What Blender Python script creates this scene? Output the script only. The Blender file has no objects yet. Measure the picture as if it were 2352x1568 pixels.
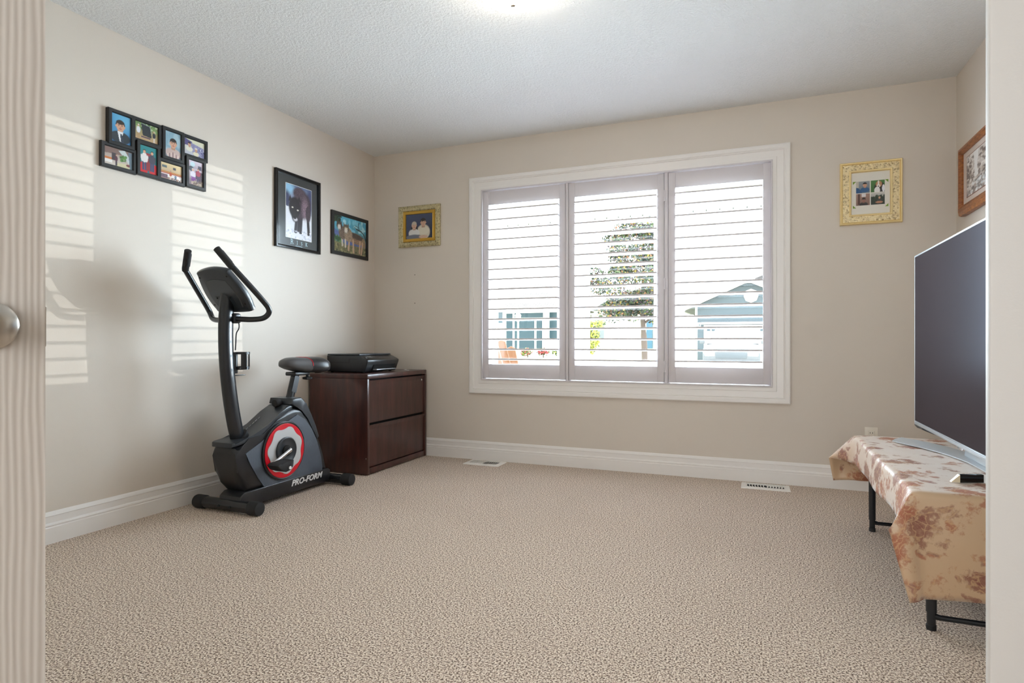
import bpy, bmesh, math, random
import numpy as np
from mathutils import Vector, Matrix

# ------------------------------------------------------------------ camera, world, sun, exposure
random.seed(7)
SC = bpy.context.scene
COL = SC.collection
YAW = math.radians(22.2)
FPX, CXP, CYP, EYE = 1384.0, 1176.0, 784.0, 0.907
cam_data = bpy.data.cameras.new('camera'); cam_data.sensor_width = 36.0; cam_data.lens = 36.0 * FPX / 2352.0
cam_data.clip_start = 0.02; cam_data.clip_end = 300
cam = bpy.data.objects.new('camera', cam_data); COL.objects.link(cam)
cam.location = (0, 0, EYE); cam.rotation_euler = (math.radians(90), 0, YAW)
SC.camera = cam

world = bpy.data.worlds.new('sky_world'); SC.world = world; world.use_nodes = True
wbg = world.node_tree.nodes['Background']
wbg.inputs[0].default_value = (0.93, 0.97, 1.0, 1); wbg.inputs[1].default_value = 8.0

SUN_T = 1.325                     # plan slope of the low sun that rakes through the shutters
sun_d = bpy.data.lights.new('sun', 'SUN'); sun_d.energy = 1.0; sun_d.angle = math.radians(0.12); sun_d.color = (1.0, 0.985, 0.96)
sun = bpy.data.objects.new('sun', sun_d); COL.objects.link(sun)
sun_dir = Vector((-1.0, -SUN_T, -0.012)).normalized()
sun.rotation_euler = sun_dir.to_track_quat('-Z', 'Y').to_euler(); sun.location = (12, 20, 6)

port_d = bpy.data.lights.new('window_portal', 'AREA'); port_d.shape = 'RECTANGLE'; port_d.size = 2.1; port_d.size_y = 1.5
port_d.cycles.is_portal = True
port = bpy.data.objects.new('window_portal', port_d); COL.objects.link(port)
port.location = (-0.94, 4.46, 1.34); port.rotation_euler = (math.radians(-90), 0, 0)

day_d = bpy.data.lights.new('window_daylight', 'AREA'); day_d.shape = 'RECTANGLE'; day_d.size = 2.0; day_d.size_y = 1.36
day_d.energy = 182.0; day_d.color = (0.69, 0.87, 1.0)
day = bpy.data.objects.new('window_daylight', day_d); COL.objects.link(day)      # skylight gathered under the porch, entering by the window
day.location = (-0.94, 4.315, 1.34); day.rotation_euler = (math.radians(-90), 0, 0)

hall_d = bpy.data.lights.new('hall_fill', 'AREA'); hall_d.shape = 'RECTANGLE'; hall_d.size = 2.6; hall_d.size_y = 1.7
hall_d.energy = 54.0; hall_d.color = (0.90, 0.95, 1.0)
hall = bpy.data.objects.new('hall_fill', hall_d); COL.objects.link(hall)     # fill lamp added in the unseen hall to even out the room
hall.location = (-0.6, -2.1, 1.35); hall.rotation_euler = (math.radians(90), 0, 0)

SC.view_settings.view_transform = 'Standard'; SC.view_settings.look = 'None'
SC.view_settings.gamma = 1.0; SC.view_settings.use_curve_mapping = False
SC.view_settings.exposure = 0.17
SC.cycles.use_denoising = True
SC.cycles.diffuse_bounces = 7; SC.cycles.max_bounces = 14; SC.cycles.transparent_max_bounces = 24
SC.cycles.sample_clamp_indirect = 6.0

# room planes in metres, camera stands over the origin
XL, XR, YB, ZC, YF = -2.949, 1.064, 4.201, 2.44, -0.16
CA, SA = math.cos(YAW), math.sin(YAW)
def ray(x, y):
    a = (x - CXP) / FPX
    return (a * CA - SA, a * SA + CA, -(y - CYP) / FPX)
def onplane(x, y, axis, val):
    d = ray(x, y); o = (0, 0, EYE); t = (val - o[axis]) / d[axis]
    return Vector((o[0] + t * d[0], o[1] + t * d[1], o[2] + t * d[2]))
def onX(x, y, X): return onplane(x, y, 0, X)
def onY(x, y, Y): return onplane(x, y, 1, Y)

# ------------------------------------------------------------------ helpers
def S(r, g, b):
    f = lambda v: (v / 255 / 12.92) if v / 255 <= 0.04045 else ((v / 255 + 0.055) / 1.055) ** 2.4
    return (f(r), f(g), f(b))
MATS = {}
def mat(name, col, rough=0.5, metal=0.0, spec=0.5, coat=0.0, emit=None, estr=0.0, sheen=0.0):
    m = bpy.data.materials.new(name); m.use_nodes = True; MATS[name] = m
    b = m.node_tree.nodes['Principled BSDF']
    b.inputs['Base Color'].default_value = (*col, 1); b.inputs['Roughness'].default_value = rough
    b.inputs['Metallic'].default_value = metal; b.inputs['Specular IOR Level'].default_value = spec
    b.inputs['Coat Weight'].default_value = coat; b.inputs['Coat Roughness'].default_value = 0.08
    b.inputs['Sheen Weight'].default_value = sheen
    if emit: b.inputs['Emission Color'].default_value = (*emit, 1); b.inputs['Emission Strength'].default_value = estr
    return m
class NT:
    def __init__(s, m): s.t = m.node_tree; s.b = s.t.nodes['Principled BSDF']
    def n(s, typ, **kw):
        nd = s.t.nodes.new(typ)
        for k, v in kw.items():
            if k.startswith('i_'):
                key = k[2:]; key = int(key) if key.isdigit() else key.replace('_', ' ')
                nd.inputs[key].default_value = v
            else: setattr(nd, k, v)
        return nd
    def l(s, a, b): s.t.links.new(a, b)
    def coord(s, scale=(1, 1, 1), kind='Object', rot=(0, 0, 0)):
        c = s.n('ShaderNodeTexCoord'); m = s.n('ShaderNodeMapping'); m.inputs['Scale'].default_value = scale; m.inputs['Rotation'].default_value = rot
        s.l(c.outputs[kind], m.inputs[0]); return m.outputs[0]
    def geo(s, scale=(1, 1, 1), rot=(0, 0, 0)):
        c = s.n('ShaderNodeNewGeometry'); m = s.n('ShaderNodeMapping'); m.inputs['Scale'].default_value = scale; m.inputs['Rotation'].default_value = rot
        s.l(c.outputs['Position'], m.inputs[0]); return m.outputs[0]
    def ramp(s, fac, stops, interp='LINEAR'):
        r = s.n('ShaderNodeValToRGB'); r.color_ramp.interpolation = interp; e = r.color_ramp.elements
        while len(e) < len(stops): e.new(0.5)
        for i, (p, c) in enumerate(stops): e[i].position = p; e[i].color = (*c, 1)
        s.l(fac, r.inputs[0]); return r.outputs[0]
    def mix(s, fac, a, b):
        m = s.n('ShaderNodeMix', data_type='RGBA')
        if isinstance(fac, float): m.inputs[0].default_value = fac
        else: s.l(fac, m.inputs[0])
        for q, i in ((a, 6), (b, 7)):
            if isinstance(q, tuple): m.inputs[i].default_value = (*q, 1)
            else: s.l(q, m.inputs[i])
        return m.outputs[2]
    def math(s, op, a, b=None):
        m = s.n('ShaderNodeMath', operation=op)
        for q, i in ((a, 0), (b, 1)):
            if q is None: continue
            if isinstance(q, (int, float)): m.inputs[i].default_value = q
            else: s.l(q, m.inputs[i])
        return m.outputs[0]
    def bump(s, h, strength=0.3, dist=0.01):
        b = s.n('ShaderNodeBump'); b.inputs['Strength'].default_value = strength; b.inputs['Distance'].default_value = dist
        s.l(h, b.inputs['Height']); s.l(b.outputs[0], s.b.inputs['Normal'])
    def color(s, c): s.l(c, s.b.inputs['Base Color'])

ORG = {}
def W(o): return ORG.get(o.name, Vector((0, 0, 0)))
def props(o, label=None, cat=None, group=None, kind=None):
    if label: o['label'] = label
    if cat: o['category'] = cat
    if group: o['group'] = group
    if kind: o['kind'] = kind
    return o
def empty(name, loc, label=None, cat=None, group=None, kind=None):
    o = bpy.data.objects.new(name, None); COL.objects.link(o); o.location = loc; o.empty_display_size = 0.1
    ORG[o.name] = Vector(loc)
    return props(o, label, cat, group, kind)
def link(name, me, origin, parent=None):
    o = bpy.data.objects.new(name, me); COL.objects.link(o)
    origin = Vector(origin); ORG[o.name] = origin
    if parent is not None: o.parent = parent; o.location = origin - W(parent)
    else: o.location = origin
    return o
def obj(name, bm, m, parent=None, label=None, cat=None, group=None, kind=None, smooth=35, recalc=True):
    if recalc: bmesh.ops.recalc_face_normals(bm, faces=bm.faces[:])
    xs = [v.co for v in bm.verts]
    lo = Vector((min(v.x for v in xs), min(v.y for v in xs), min(v.z for v in xs))); hi = Vector((max(v.x for v in xs), max(v.y for v in xs), max(v.z for v in xs)))
    org = Vector(((lo.x + hi.x) / 2, (lo.y + hi.y) / 2, lo.z))
    bmesh.ops.translate(bm, verts=bm.verts[:], vec=-org)
    me = bpy.data.meshes.new(name); bm.to_mesh(me); bm.free()
    for q in (m if isinstance(m, (list, tuple)) else [m]): me.materials.append(q)
    if smooth:
        me.shade_smooth(); me.set_sharp_from_angle(angle=math.radians(smooth))
    return props(link(name, me, org, parent), label, cat, group, kind)
def again(name, src, origin, parent=None, **kw):          # another object sharing src's mesh
    return props(link(name, src.data, origin, parent), **kw)

def B(): return bmesh.new()
def merge(bm, b2):
    me = bpy.data.meshes.new('tmp'); b2.to_mesh(me); b2.free(); bm.from_mesh(me); bpy.data.meshes.remove(me); return bm
def box(bm, x0, x1, y0, y1, z0, z1, bev=0.0, seg=2, mi=0):
    b2 = B(); bmesh.ops.create_cube(b2, size=1.0)
    for v in b2.verts:
        v.co = Vector(((x0 + x1) / 2 + v.co.x * (x1 - x0), (y0 + y1) / 2 + v.co.y * (y1 - y0), (z0 + z1) / 2 + v.co.z * (z1 - z0)))
    if bev > 0: bmesh.ops.bevel(b2, geom=b2.edges[:], offset=bev, segments=seg, affect='EDGES', profile=0.5)
    for f in b2.faces: f.material_index = mi
    return merge(bm, b2)
def prism(bm, pts, axis, a, b, bev=0.0, seg=2):           # polygon in the other two axes, extruded a..b along axis
    b2 = B()
    def P3(p, h):
        if axis == 0: return Vector((h, p[0], p[1]))
        if axis == 1: return Vector((p[0], h, p[1]))
        return Vector((p[0], p[1], h))
    va = [b2.verts.new(P3(p, a)) for p in pts]; vb = [b2.verts.new(P3(p, b)) for p in pts]
    fa = b2.faces.new(va); fb = b2.faces.new(vb[::-1]); n = len(pts)
    for i in range(n): b2.faces.new((va[i], vb[i], vb[(i + 1) % n], va[(i + 1) % n]))
    if bev > 0:
        ed = list(set(fa.edges) | set(fb.edges))
        bmesh.ops.bevel(b2, geom=ed, offset=bev, segments=seg, affect='EDGES', profile=0.5)
    bmesh.ops.recalc_face_normals(b2, faces=b2.faces[:])
    bmesh.ops.triangulate(b2, faces=[f for f in b2.faces if len(f.verts) > 4])
    return merge(bm, b2)
def catmull(pts, n=6, closed=False):
    P = [Vector(p) for p in pts]; out = []; N = len(P)
    for i in range(N if closed else N - 1):
        g = (lambda k: P[k % N]) if closed else (lambda k: P[max(0, min(N - 1, k))])
        p0, p1, p2, p3 = g(i - 1), g(i), g(i + 1), g(i + 2)
        for j in range(n):
            t = j / n
            out.append(0.5 * ((2 * p1) + (p2 - p0) * t + (2 * p0 - 5 * p1 + 4 * p2 - p3) * t * t + (3 * p1 - p0 - 3 * p2 + p3) * t ** 3))
    if not closed: out.append(P[-1])
    return out
def tube(bm, pts, r, seg=12, ry=None, side=None, caps=True):   # r: number or list; side = fixed sideways axis for r
    P = [Vector(p) for p in pts]; n = len(P)
    R = r if isinstance(r, (list, tuple)) else [r] * n
    R2 = R if ry is None else (ry if isinstance(ry, (list, tuple)) else [ry] * n)
    prev = None; rings = []
    for i in range(n):
        t = (P[min(i + 1, n - 1)] - P[max(i - 1, 0)]).normalized()
        if side is not None: a = Vector(side); a = (a - t * a.dot(t)).normalized()
        elif prev is None:
            a = t.orthogonal().normalized()
        else: a = (prev - t * prev.dot(t)).normalized()
        prev = a; b = t.cross(a)
        rings.append([bm.verts.new(P[i] + a * (R[i] * math.cos(2 * math.pi * k / seg)) + b * (R2[i] * math.sin(2 * math.pi * k / seg))) for k in range(seg)])
    for i in range(n - 1):
        for k in range(seg):
            bm.faces.new((rings[i][k], rings[i][(k + 1) % seg], rings[i + 1][(k + 1) % seg], rings[i + 1][k]))
    if caps: bm.faces.new(rings[0][::-1]); bm.faces.new(rings[-1])
    return bm
def lathe(bm, prof, centre, axis='Z', seg=24):            # prof: (radius, height) pairs
    C = Vector(centre); rings = []
    def pt(r, h, a):
        c, s = r * math.cos(a), r * math.sin(a)
        return C + (Vector((c, s, h)) if axis == 'Z' else Vector((h, c, s)) if axis == 'X' else Vector((s, h, c)))
    for r, h in prof:
        rings.append([bm.verts.new(pt(max(r, 1e-4), h, 2 * math.pi * k / seg)) for k in range(seg)])
    for i in range(len(rings) - 1):
        for k in range(seg): bm.faces.new((rings[i][k], rings[i][(k + 1) % seg], rings[i + 1][(k + 1) % seg], rings[i + 1][k]))
    bm.faces.new(rings[0][::-1]); bm.faces.new(rings[-1]); return bm
WALLMAP = {'L': lambda u, v, d: Vector((XL + d, u, v)), 'B': lambda u, v, d: Vector((u, YB - d, v)), 'R': lambda u, v, d: Vector((XR - d, u, v))}
def rings(bm, fn, u0, u1, v0, v1, prof):                  # nested rectangular rings: prof = (inset, height)
    prev = None
    for ins, d in prof:
        cur = [bm.verts.new(fn(*q, d)) for q in ((u0 + ins, v0 + ins), (u1 - ins, v0 + ins), (u1 - ins, v1 - ins), (u0 + ins, v1 - ins))]
        if prev:
            for k in range(4): bm.faces.new((prev[k], prev[(k + 1) % 4], cur[(k + 1) % 4], cur[k]))
        prev = cur
    return bm
def slab(bm, fn, u0, u1, v0, v1, d0, d1):
    a, b = fn(u0, v0, d0), fn(u1, v1, d1)
    return box(bm, min(a.x, b.x), max(a.x, b.x), min(a.y, b.y), max(a.y, b.y), min(a.z, b.z), max(a.z, b.z))
def text_bm(body, size, shear=0.0, bold=0.0, depth=0.0, spacing=1.0):   # centred lettering in the XY plane
    cu = bpy.data.curves.new('lettering', 'FONT'); cu.body = body; cu.size = size; cu.shear = shear; cu.offset = bold
    cu.extrude = depth; cu.space_character = spacing; cu.align_x = 'LEFT'; cu.resolution_u = 3
    o = bpy.data.objects.new('lettering_source', cu); COL.objects.link(o)
    dg = bpy.context.evaluated_depsgraph_get(); me = bpy.data.meshes.new_from_object(o.evaluated_get(dg))
    bm = B(); bm.from_mesh(me); bpy.data.objects.remove(o); bpy.data.meshes.remove(me); return bm

# ------------------------------------------------------------------ materials
def paint(name, col, rough=0.6, scale=180, strength=0.06):
    m = mat(name, col, rough); t = NT(m)
    n = t.n('ShaderNodeTexNoise', i_Scale=scale, i_Detail=3.0); t.l(t.geo(), n.inputs['Vector']); t.bump(n.outputs[0], strength, 0.004); return m
M_WALL = paint('greige_wall_paint', S(217, 207, 195), 0.55)
M_HALL = paint('white_wall_paint', S(214, 210, 205), 0.55)
M_TRIM = mat('white_semigloss_trim', S(240, 236, 232), 0.32)
M_SHUT = mat('white_shutter_paint', S(215, 209, 211), 0.35)
M_CEIL = mat('stippled_ceiling', S(242, 243, 243), 0.8); t = NT(M_CEIL)
n1 = t.n('ShaderNodeTexNoise', i_Scale=70.0, i_Detail=4.0, i_Roughness=0.7); t.l(t.geo(), n1.inputs['Vector'])
t.bump(t.ramp(n1.outputs[0], [(0.42, (0, 0, 0)), (0.62, (1, 1, 1))]), 0.55, 0.008)
M_CARP = mat('speckled_beige_carpet', (0.4, 0.34, 0.29), 0.95, spec=0.1); t = NT(M_CARP)
g = t.geo()
n1 = t.n('ShaderNodeTexNoise', i_Scale=170.0, i_Detail=2.0, i_Roughness=0.7); t.l(g, n1.inputs['Vector'])
n2 = t.n('ShaderNodeTexVoronoi', i_Scale=160.0); t.l(g, n2.inputs['Vector'])
n3 = t.n('ShaderNodeTexNoise', i_Scale=2.2, i_Detail=2.0); t.l(g, n3.inputs['Vector'])
c1 = t.ramp(n1.outputs[0], [(0.37, S(76, 57, 44)), (0.45, S(154, 130, 110)), (0.515, S(227, 205, 184)), (0.60, S(254, 241, 224))])
c2 = t.mix(t.math('MULTIPLY', n3.outputs[0], 0.22), c1, S(150, 132, 116))
t.color(c2)
t.bump(t.math('ADD', n1.outputs[0], t.math('MULTIPLY', n2.outputs[0], -0.6)), 0.6, 0.008)
M_CARP.node_tree.nodes['Principled BSDF'].inputs['Sheen Weight'].default_value = 0.15
M_DOOR = mat('grained_white_door', S(214, 206, 197), 0.42); t = NT(M_DOOR)
wv = t.n('ShaderNodeTexWave', wave_type='BANDS', bands_direction='X', i_Scale=36.0, i_Distortion=4.5, i_Detail=2.0, i_Detail_Scale=0.8)
t.l(t.coord((1, 1, 0.12)), wv.inputs['Vector']); t.bump(wv.outputs[0], 0.14, 0.003)
t.color(t.ramp(wv.outputs[0], [(0.0, S(188, 179, 170)), (1.0, S(204, 197, 189))]))
M_NICKEL = mat('brushed_nickel', S(196, 190, 182), 0.28, metal=1.0)
M_CHROME = mat('polished_steel', S(225, 225, 228), 0.15, metal=1.0)
M_GLASS = bpy.data.materials.new('window_glass'); M_GLASS.use_nodes = True
_t = M_GLASS.node_tree; _t.nodes.clear()
_o = _t.nodes.new('ShaderNodeOutputMaterial'); _m = _t.nodes.new('ShaderNodeMixShader'); _tr = _t.nodes.new('ShaderNodeBsdfTransparent'); _gl = _t.nodes.new('ShaderNodeBsdfGlossy'); _fr = _t.nodes.new('ShaderNodeFresnel')
_gl.inputs['Roughness'].default_value = 0.02; _fr.inputs[0].default_value = 1.35; _tr.inputs[0].default_value = (0.97, 0.985, 0.98, 1)
_t.links.new(_fr.outputs[0], _m.inputs[0]); _t.links.new(_tr.outputs[0], _m.inputs[1]); _t.links.new(_gl.outputs[0], _m.inputs[2]); _t.links.new(_m.outputs[0], _o.inputs[0])
M_BLK = mat('black_satin_plastic', (0.012, 0.013, 0.016), 0.3, spec=0.6)
M_BLKG = mat('black_gloss_plastic', (0.008, 0.008, 0.009), 0.12)
M_BLKM = mat('black_matte_rubber', (0.014, 0.014, 0.015), 0.7)
M_TUBE = mat('black_powder_coat', (0.012, 0.014, 0.018), 0.26, spec=0.6)
M_GREY = mat('dark_grey_plastic', (0.026, 0.032, 0.04), 0.32, spec=0.6)
M_SIDE = mat('dimpled_plastic_blue_sheen', (0.035, 0.045, 0.06), 0.4, spec=0.6); t = NT(M_SIDE)
vo = t.n('ShaderNodeTexVoronoi', i_Scale=190.0, i_Randomness=0.0); t.l(t.geo((1, 1, 1), (math.radians(45), 0, 0)), vo.inputs['Vector'])
t.bump(vo.outputs[0], 0.5, 0.004)
t.color(t.ramp(vo.outputs[0], [(0.25, (0.10, 0.13, 0.17)), (0.55, (0.025, 0.032, 0.042))]))  # window's blue reflection put into the dot colour of the black plastic
M_RED = mat('glossy_red_plastic', S(214, 20, 40), 0.25)
M_SILV = mat('satin_silver_plastic', S(206, 208, 210), 0.35, metal=0.2)
M_WHITE = mat('white_print', S(236, 236, 236), 0.4)
M_LEATH = mat('black_saddle_vinyl', (0.02, 0.02, 0.022), 0.33); t = NT(M_LEATH)
vo = t.n('ShaderNodeTexVoronoi', i_Scale=190.0, i_Randomness=0.1); t.l(t.geo(), vo.inputs['Vector']); t.bump(vo.outputs[0], 0.18, 0.003)
M_LEATG = mat('grey_saddle_vinyl', (0.09, 0.09, 0.095), 0.36)
M_MAHO = mat('dark_mahogany', S(66, 34, 28), 0.32, coat=0.35); t = NT(M_MAHO)
n1 = t.n('ShaderNodeTexNoise', i_Scale=3.0, i_Detail=5.0, i_Roughness=0.65); t.l(t.geo((6, 6, 0.9)), n1.inputs['Vector'])
n2 = t.n('ShaderNodeTexNoise', i_Scale=40.0, i_Detail=3.0); t.l(t.geo((6, 6, 0.5)), n2.inputs['Vector'])
t.color(t.mix(t.math('MULTIPLY', n2.outputs[0], 0.35), t.ramp(n1.outputs[0], [(0.3, S(48, 24, 21)), (0.55, S(76, 40, 34)), (0.75, S(100, 52, 45))]), S(30, 15, 14)))
M_GAP = mat('dark_recess', (0.004, 0.003, 0.003), 0.9)
M_OAK = mat('honey_oak_frame', S(150, 88, 40), 0.35); t = NT(M_OAK)
n1 = t.n('ShaderNodeTexNoise', i_Scale=30.0, i_Detail=4.0); t.l(t.geo((1, 1, 5)), n1.inputs['Vector'])
t.color(t.ramp(n1.outputs[0], [(0.3, S(120, 66, 28)), (0.7, S(176, 108, 54))]))
def gold(name, c0, c1, scale, strength):
    m = mat(name, c1, 0.38, metal=0.65); t = NT(m)
    v = t.n('ShaderNodeTexVoronoi', feature='SMOOTH_F1', i_Scale=scale); n = t.n('ShaderNodeTexNoise', i_Scale=scale * 0.9, i_Detail=2.0, i_Distortion=2.5)
    t.l(t.geo(), v.inputs['Vector']); t.l(t.geo(), n.inputs['Vector'])
    h = t.math('ADD', v.outputs[0], n.outputs[0]); t.color(t.ramp(h, [(0.45, c0), (0.95, c1)])); t.bump(h, strength, 0.006); return m
M_GILT = gold('antique_gilt', S(120, 106, 74), S(206, 194, 154), 70, 0.5)
M_GILTP = gold('scrolled_pale_gold', S(166, 138, 88), S(250, 232, 188), 75, 0.9)
M_GOLD = mat('bright_gold_lip', S(206, 164, 74), 0.3, metal=0.8)
M_GOLDP = mat('pale_gold_lip', S(240, 216, 160), 0.3, metal=0.5)
M_FRAME = mat('black_frame', (0.012, 0.012, 0.012), 0.4)
M_FRAMEG = mat('black_gloss_frame', (0.008, 0.008, 0.009), 0.16)
M_CREAM = mat('cream_mat_board', S(232, 228, 218), 0.7)
M_PINKM = mat('pinkish_mat_board', S(206, 190, 178), 0.7)
M_DKMAT = mat('charcoal_poster_board', S(58, 62, 64), 0.3, coat=0.6)
M_GREENP = mat('green_paper_corner', S(128, 160, 62), 0.6)
M_PRINT = mat('colour_print', (1, 1, 1), 0.3, coat=0.3); t = NT(M_PRINT)
at_ = t.n('ShaderNodeAttribute', attribute_name='ink'); t.color(at_.outputs['Color'])
M_PLATE = mat('ivory_plastic_plate', S(236, 228, 214), 0.35)
M_VENT = mat('white_enamel_register', S(236, 232, 224), 0.35)
M_LAMP = mat('glowing_opal_glass', S(255, 250, 238), 0.3, emit=(1.0, 0.88, 0.72), estr=22.0)
M_SILVTV = mat('silver_television_trim', S(198, 203, 208), 0.3, metal=0.55)
M_SCREEN = mat('dark_screen_glass', (0.034, 0.026, 0.029), 0.30, spec=0.045)
_t = M_SCREEN.node_tree; _o = _t.nodes['Material Output']; _df = _t.nodes.new('ShaderNodeBsdfDiffuse'); _gl = _t.nodes.new('ShaderNodeBsdfGlossy'); _mx = _t.nodes.new('ShaderNodeMixShader')
_df.inputs[0].default_value = (0.052, 0.040, 0.042, 1); _gl.inputs[0].default_value = (0.8, 0.85, 1.0, 1); _gl.inputs['Roughness'].default_value = 0.22; _mx.inputs[0].default_value = 0.042
_t.links.new(_df.outputs[0], _mx.inputs[1]); _t.links.new(_gl.outputs[0], _mx.inputs[2]); _t.links.new(_mx.outputs[0], _o.inputs[0])
M_STAND = mat('white_silver_stand', S(206, 212, 216), 0.3, metal=0.2)
M_CLOTH = mat('leaf_jacquard_cloth', S(178, 140, 100), 0.36, spec=0.8, sheen=0.6, coat=0.45); t = NT(M_CLOTH)
M_CLOTH.node_tree.nodes['Principled BSDF'].inputs['Coat Roughness'].default_value = 0.46
g = t.geo()
nw = t.n('ShaderNodeTexNoise', i_Scale=9.0, i_Detail=3.0); t.l(g, nw.inputs['Vector'])
wa = t.n('ShaderNodeMix', data_type='VECTOR'); wa.inputs[0].default_value = 0.16; t.l(g, wa.inputs[4]); t.l(nw.outputs['Color'], wa.inputs[5])
va = t.n('ShaderNodeTexVoronoi', i_Scale=8.5); t.l(wa.outputs[1], va.inputs['Vector'])
vb = t.n('ShaderNodeTexVoronoi', i_Scale=34.0, feature='DISTANCE_TO_EDGE'); t.l(wa.outputs[1], vb.inputs['Vector'])
nf = t.n('ShaderNodeTexNoise', i_Scale=60.0, i_Detail=4.0, i_Roughness=0.75); t.l(g, nf.inputs['Vector'])
leafm = t.ramp(t.math('ADD', va.outputs['Distance'], t.math('MULTIPLY', nf.outputs[0], 0.75)), [(0.72, (1, 1, 1)), (0.86, (0, 0, 0))])
leafc = t.ramp(va.outputs['Color'], [(0.0, S(122, 44, 40)), (0.35, S(160, 70, 38)), (0.6, S(134, 54, 58)), (1.0, S(150, 100, 48))], 'CONSTANT')
veins = t.ramp(t.math('ADD', vb.outputs['Distance'], t.math('MULTIPLY', nf.outputs[0], 0.25)), [(0.13, (1, 1, 1)), (0.2, (0, 0, 0))])
vc = t.n('ShaderNodeTexVoronoi', i_Scale=17.0); t.l(wa.outputs[1], vc.inputs['Vector'])
leaf2 = t.ramp(t.math('ADD', vc.outputs['Distance'], t.math('MULTIPLY', nf.outputs[0], 0.5)), [(0.46, (1, 1, 1)), (0.56, (0, 0, 0))])
leafm = t.math('MAXIMUM', leafm, t.math('MULTIPLY', leaf2, 0.85))
t.l(t.math('MULTIPLY', t.math('SUBTRACT', 1.0, leafm), 0.45), t.b.inputs['Coat Weight']); t.l(t.math('MULTIPLY', t.math('SUBTRACT', 1.08, leafm), 0.6), t.b.inputs['Sheen Weight'])
t.l(t.math('ADD', 0.36, t.math('MULTIPLY', leafm, 0.34)), t.b.inputs['Roughness'])
base = t.mix(t.math('MULTIPLY', leafm, t.math('ADD', 0.15, t.math('MULTIPLY', nf.outputs[0], 1.15))), S(206, 172, 134), leafc)
t.color(t.mix(t.math('MULTIPLY', t.math('MULTIPLY', veins, leafm), 0.45), base, S(226, 190, 140)))
t.bump(nf.outputs[0], 0.12, 0.003)
# outdoors
M_LAWN = mat('dry_lawn', S(176, 186, 140), 0.9); M_PAVE = mat('pale_concrete', S(205, 203, 198), 0.8)
M_SIDING = mat('blue_grey_lap_siding', S(54, 70, 80), 0.6); t = NT(M_SIDING)
wv = t.n('ShaderNodeTexWave', wave_type='BANDS', bands_direction='Z', wave_profile='SAW', i_Scale=1.9); t.l(t.geo(), wv.inputs['Vector']); t.bump(wv.outputs[0], 0.7, 0.03)
M_PALE = mat('pale_lap_siding', S(214, 212, 206), 0.6); M_SHING = mat('grey_shingles', S(110, 108, 106), 0.9); t = NT(M_SHING)
br = t.n('ShaderNodeTexBrick', i_Scale=5.0); br.inputs['Color1'].default_value = (*S(118, 115, 112), 1); br.inputs['Color2'].default_value = (*S(92, 90, 88), 1); br.inputs['Mortar'].default_value = (*S(60, 58, 58), 1)
t.l(t.geo((0.3, 0.3, 0.9)), br.inputs['Vector']); t.color(br.outputs[0])
M_HWIN = mat('house_window_glass', S(48, 66, 76), 0.3, spec=0.2); M_BLUE = mat('blue_door_paint', S(54, 94, 118), 0.5)
M_OUTW = mat('outdoor_white_paint', S(228, 228, 226), 0.5); M_GREYSH = mat('grey_shutter_paint', S(120, 128, 136), 0.6)
M_BARK = mat('grey_bark', S(84, 74, 68), 0.9)
LEAFS = [mat('leaf_green', S(62, 80, 46), 0.6), mat('leaf_dark_green', S(38, 54, 46), 0.6), mat('leaf_yellow', S(138, 124, 56), 0.6), mat('leaf_orange', S(134, 92, 60), 0.6), mat('leaf_bronze', S(70, 58, 66), 0.6), mat('leaf_lime', S(150, 152, 70), 0.6), mat('petal_red', S(170, 60, 66), 0.6)]
M_CAR = mat('silver_car_paint', S(82, 87, 91), 0.5, metal=0.2); M_CARG = mat('car_glass', S(36, 48, 55), 0.4, spec=0.05); M_TYRE = mat('tyre_rubber', (0.02, 0.02, 0.02), 0.8)
M_GRILL = mat('dark_grille', S(60, 70, 76), 0.4); M_CEDAR = mat('orange_cedar', S(138, 98, 72), 0.6); M_DECK = mat('deck_boards', S(170, 160, 150), 0.8)

# ------------------------------------------------------------------ the room shell
STR = dict(kind='structure')
WX0, WX1, WZ0, WZ1 = -1.985, 0.105, 0.60, 2.09            # window opening in the wall
bm = B(); box(bm, XL - 0.1, XR + 0.1, -2.3, YB + 0.05, -0.1, 0.0)
obj('floor', bm, M_CARP, label='speckled beige wall to wall carpet', cat='floor', **STR)
bm = B(); box(bm, XL - 0.1, XR + 0.1, -2.3, YB + 0.22, ZC, ZC + 0.1)
obj('ceiling', bm, M_CEIL, label='white stippled ceiling', cat='ceiling', **STR)
bm = B()
for a in ((XL - 0.1, WX0, 0, ZC), (WX1, XR + 0.1, 0, ZC), (WX0, WX1, 0, WZ0), (WX0, WX1, WZ1, ZC)):
    box(bm, a[0], a[1], YB, YB + 0.22, a[2], a[3])
wall_back = obj('wall_back', bm, M_WALL, label='greige wall around the shuttered window', cat='wall', **STR)
for px, py in ((953, 631), (953, 696)):
    p = onY(px, py, YB); b2 = B(); lathe(b2, [(0.0035, 0.0), (0.0035, -0.0015), (0.001, -0.0025)], (p.x, YB, p.z), 'Y', 10)
    obj('nail_hole', b2, M_GAP, wall_back)
bm = B(); box(bm, XL - 0.1, XL, -2.3, YB, 0, ZC)
obj('wall_left', bm, M_WALL, label='sunlit greige wall behind the exercise bike', cat='wall', **STR)
bm = B(); box(bm, XR, XR + 0.1, -2.3, YB, 0, ZC)
obj('wall_right', bm, M_WALL, label='greige wall behind the television', cat='wall', **STR)
CLX, CLY = 0.239, 0.836                                    # free end of the wall nib beside the camera
cd_ = empty('door_2', (CLX + 0.38, CLY, 0.01), 'smooth flush white door standing open beside the doorway', 'door', kind='structure')
bm = B(); box(bm, CLX + 0.004, CLX + 0.766, CLY, CLY + 0.016, 0.012, 2.03, 0.003, 2); obj('leaf', bm, M_HALL, cd_)
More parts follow.
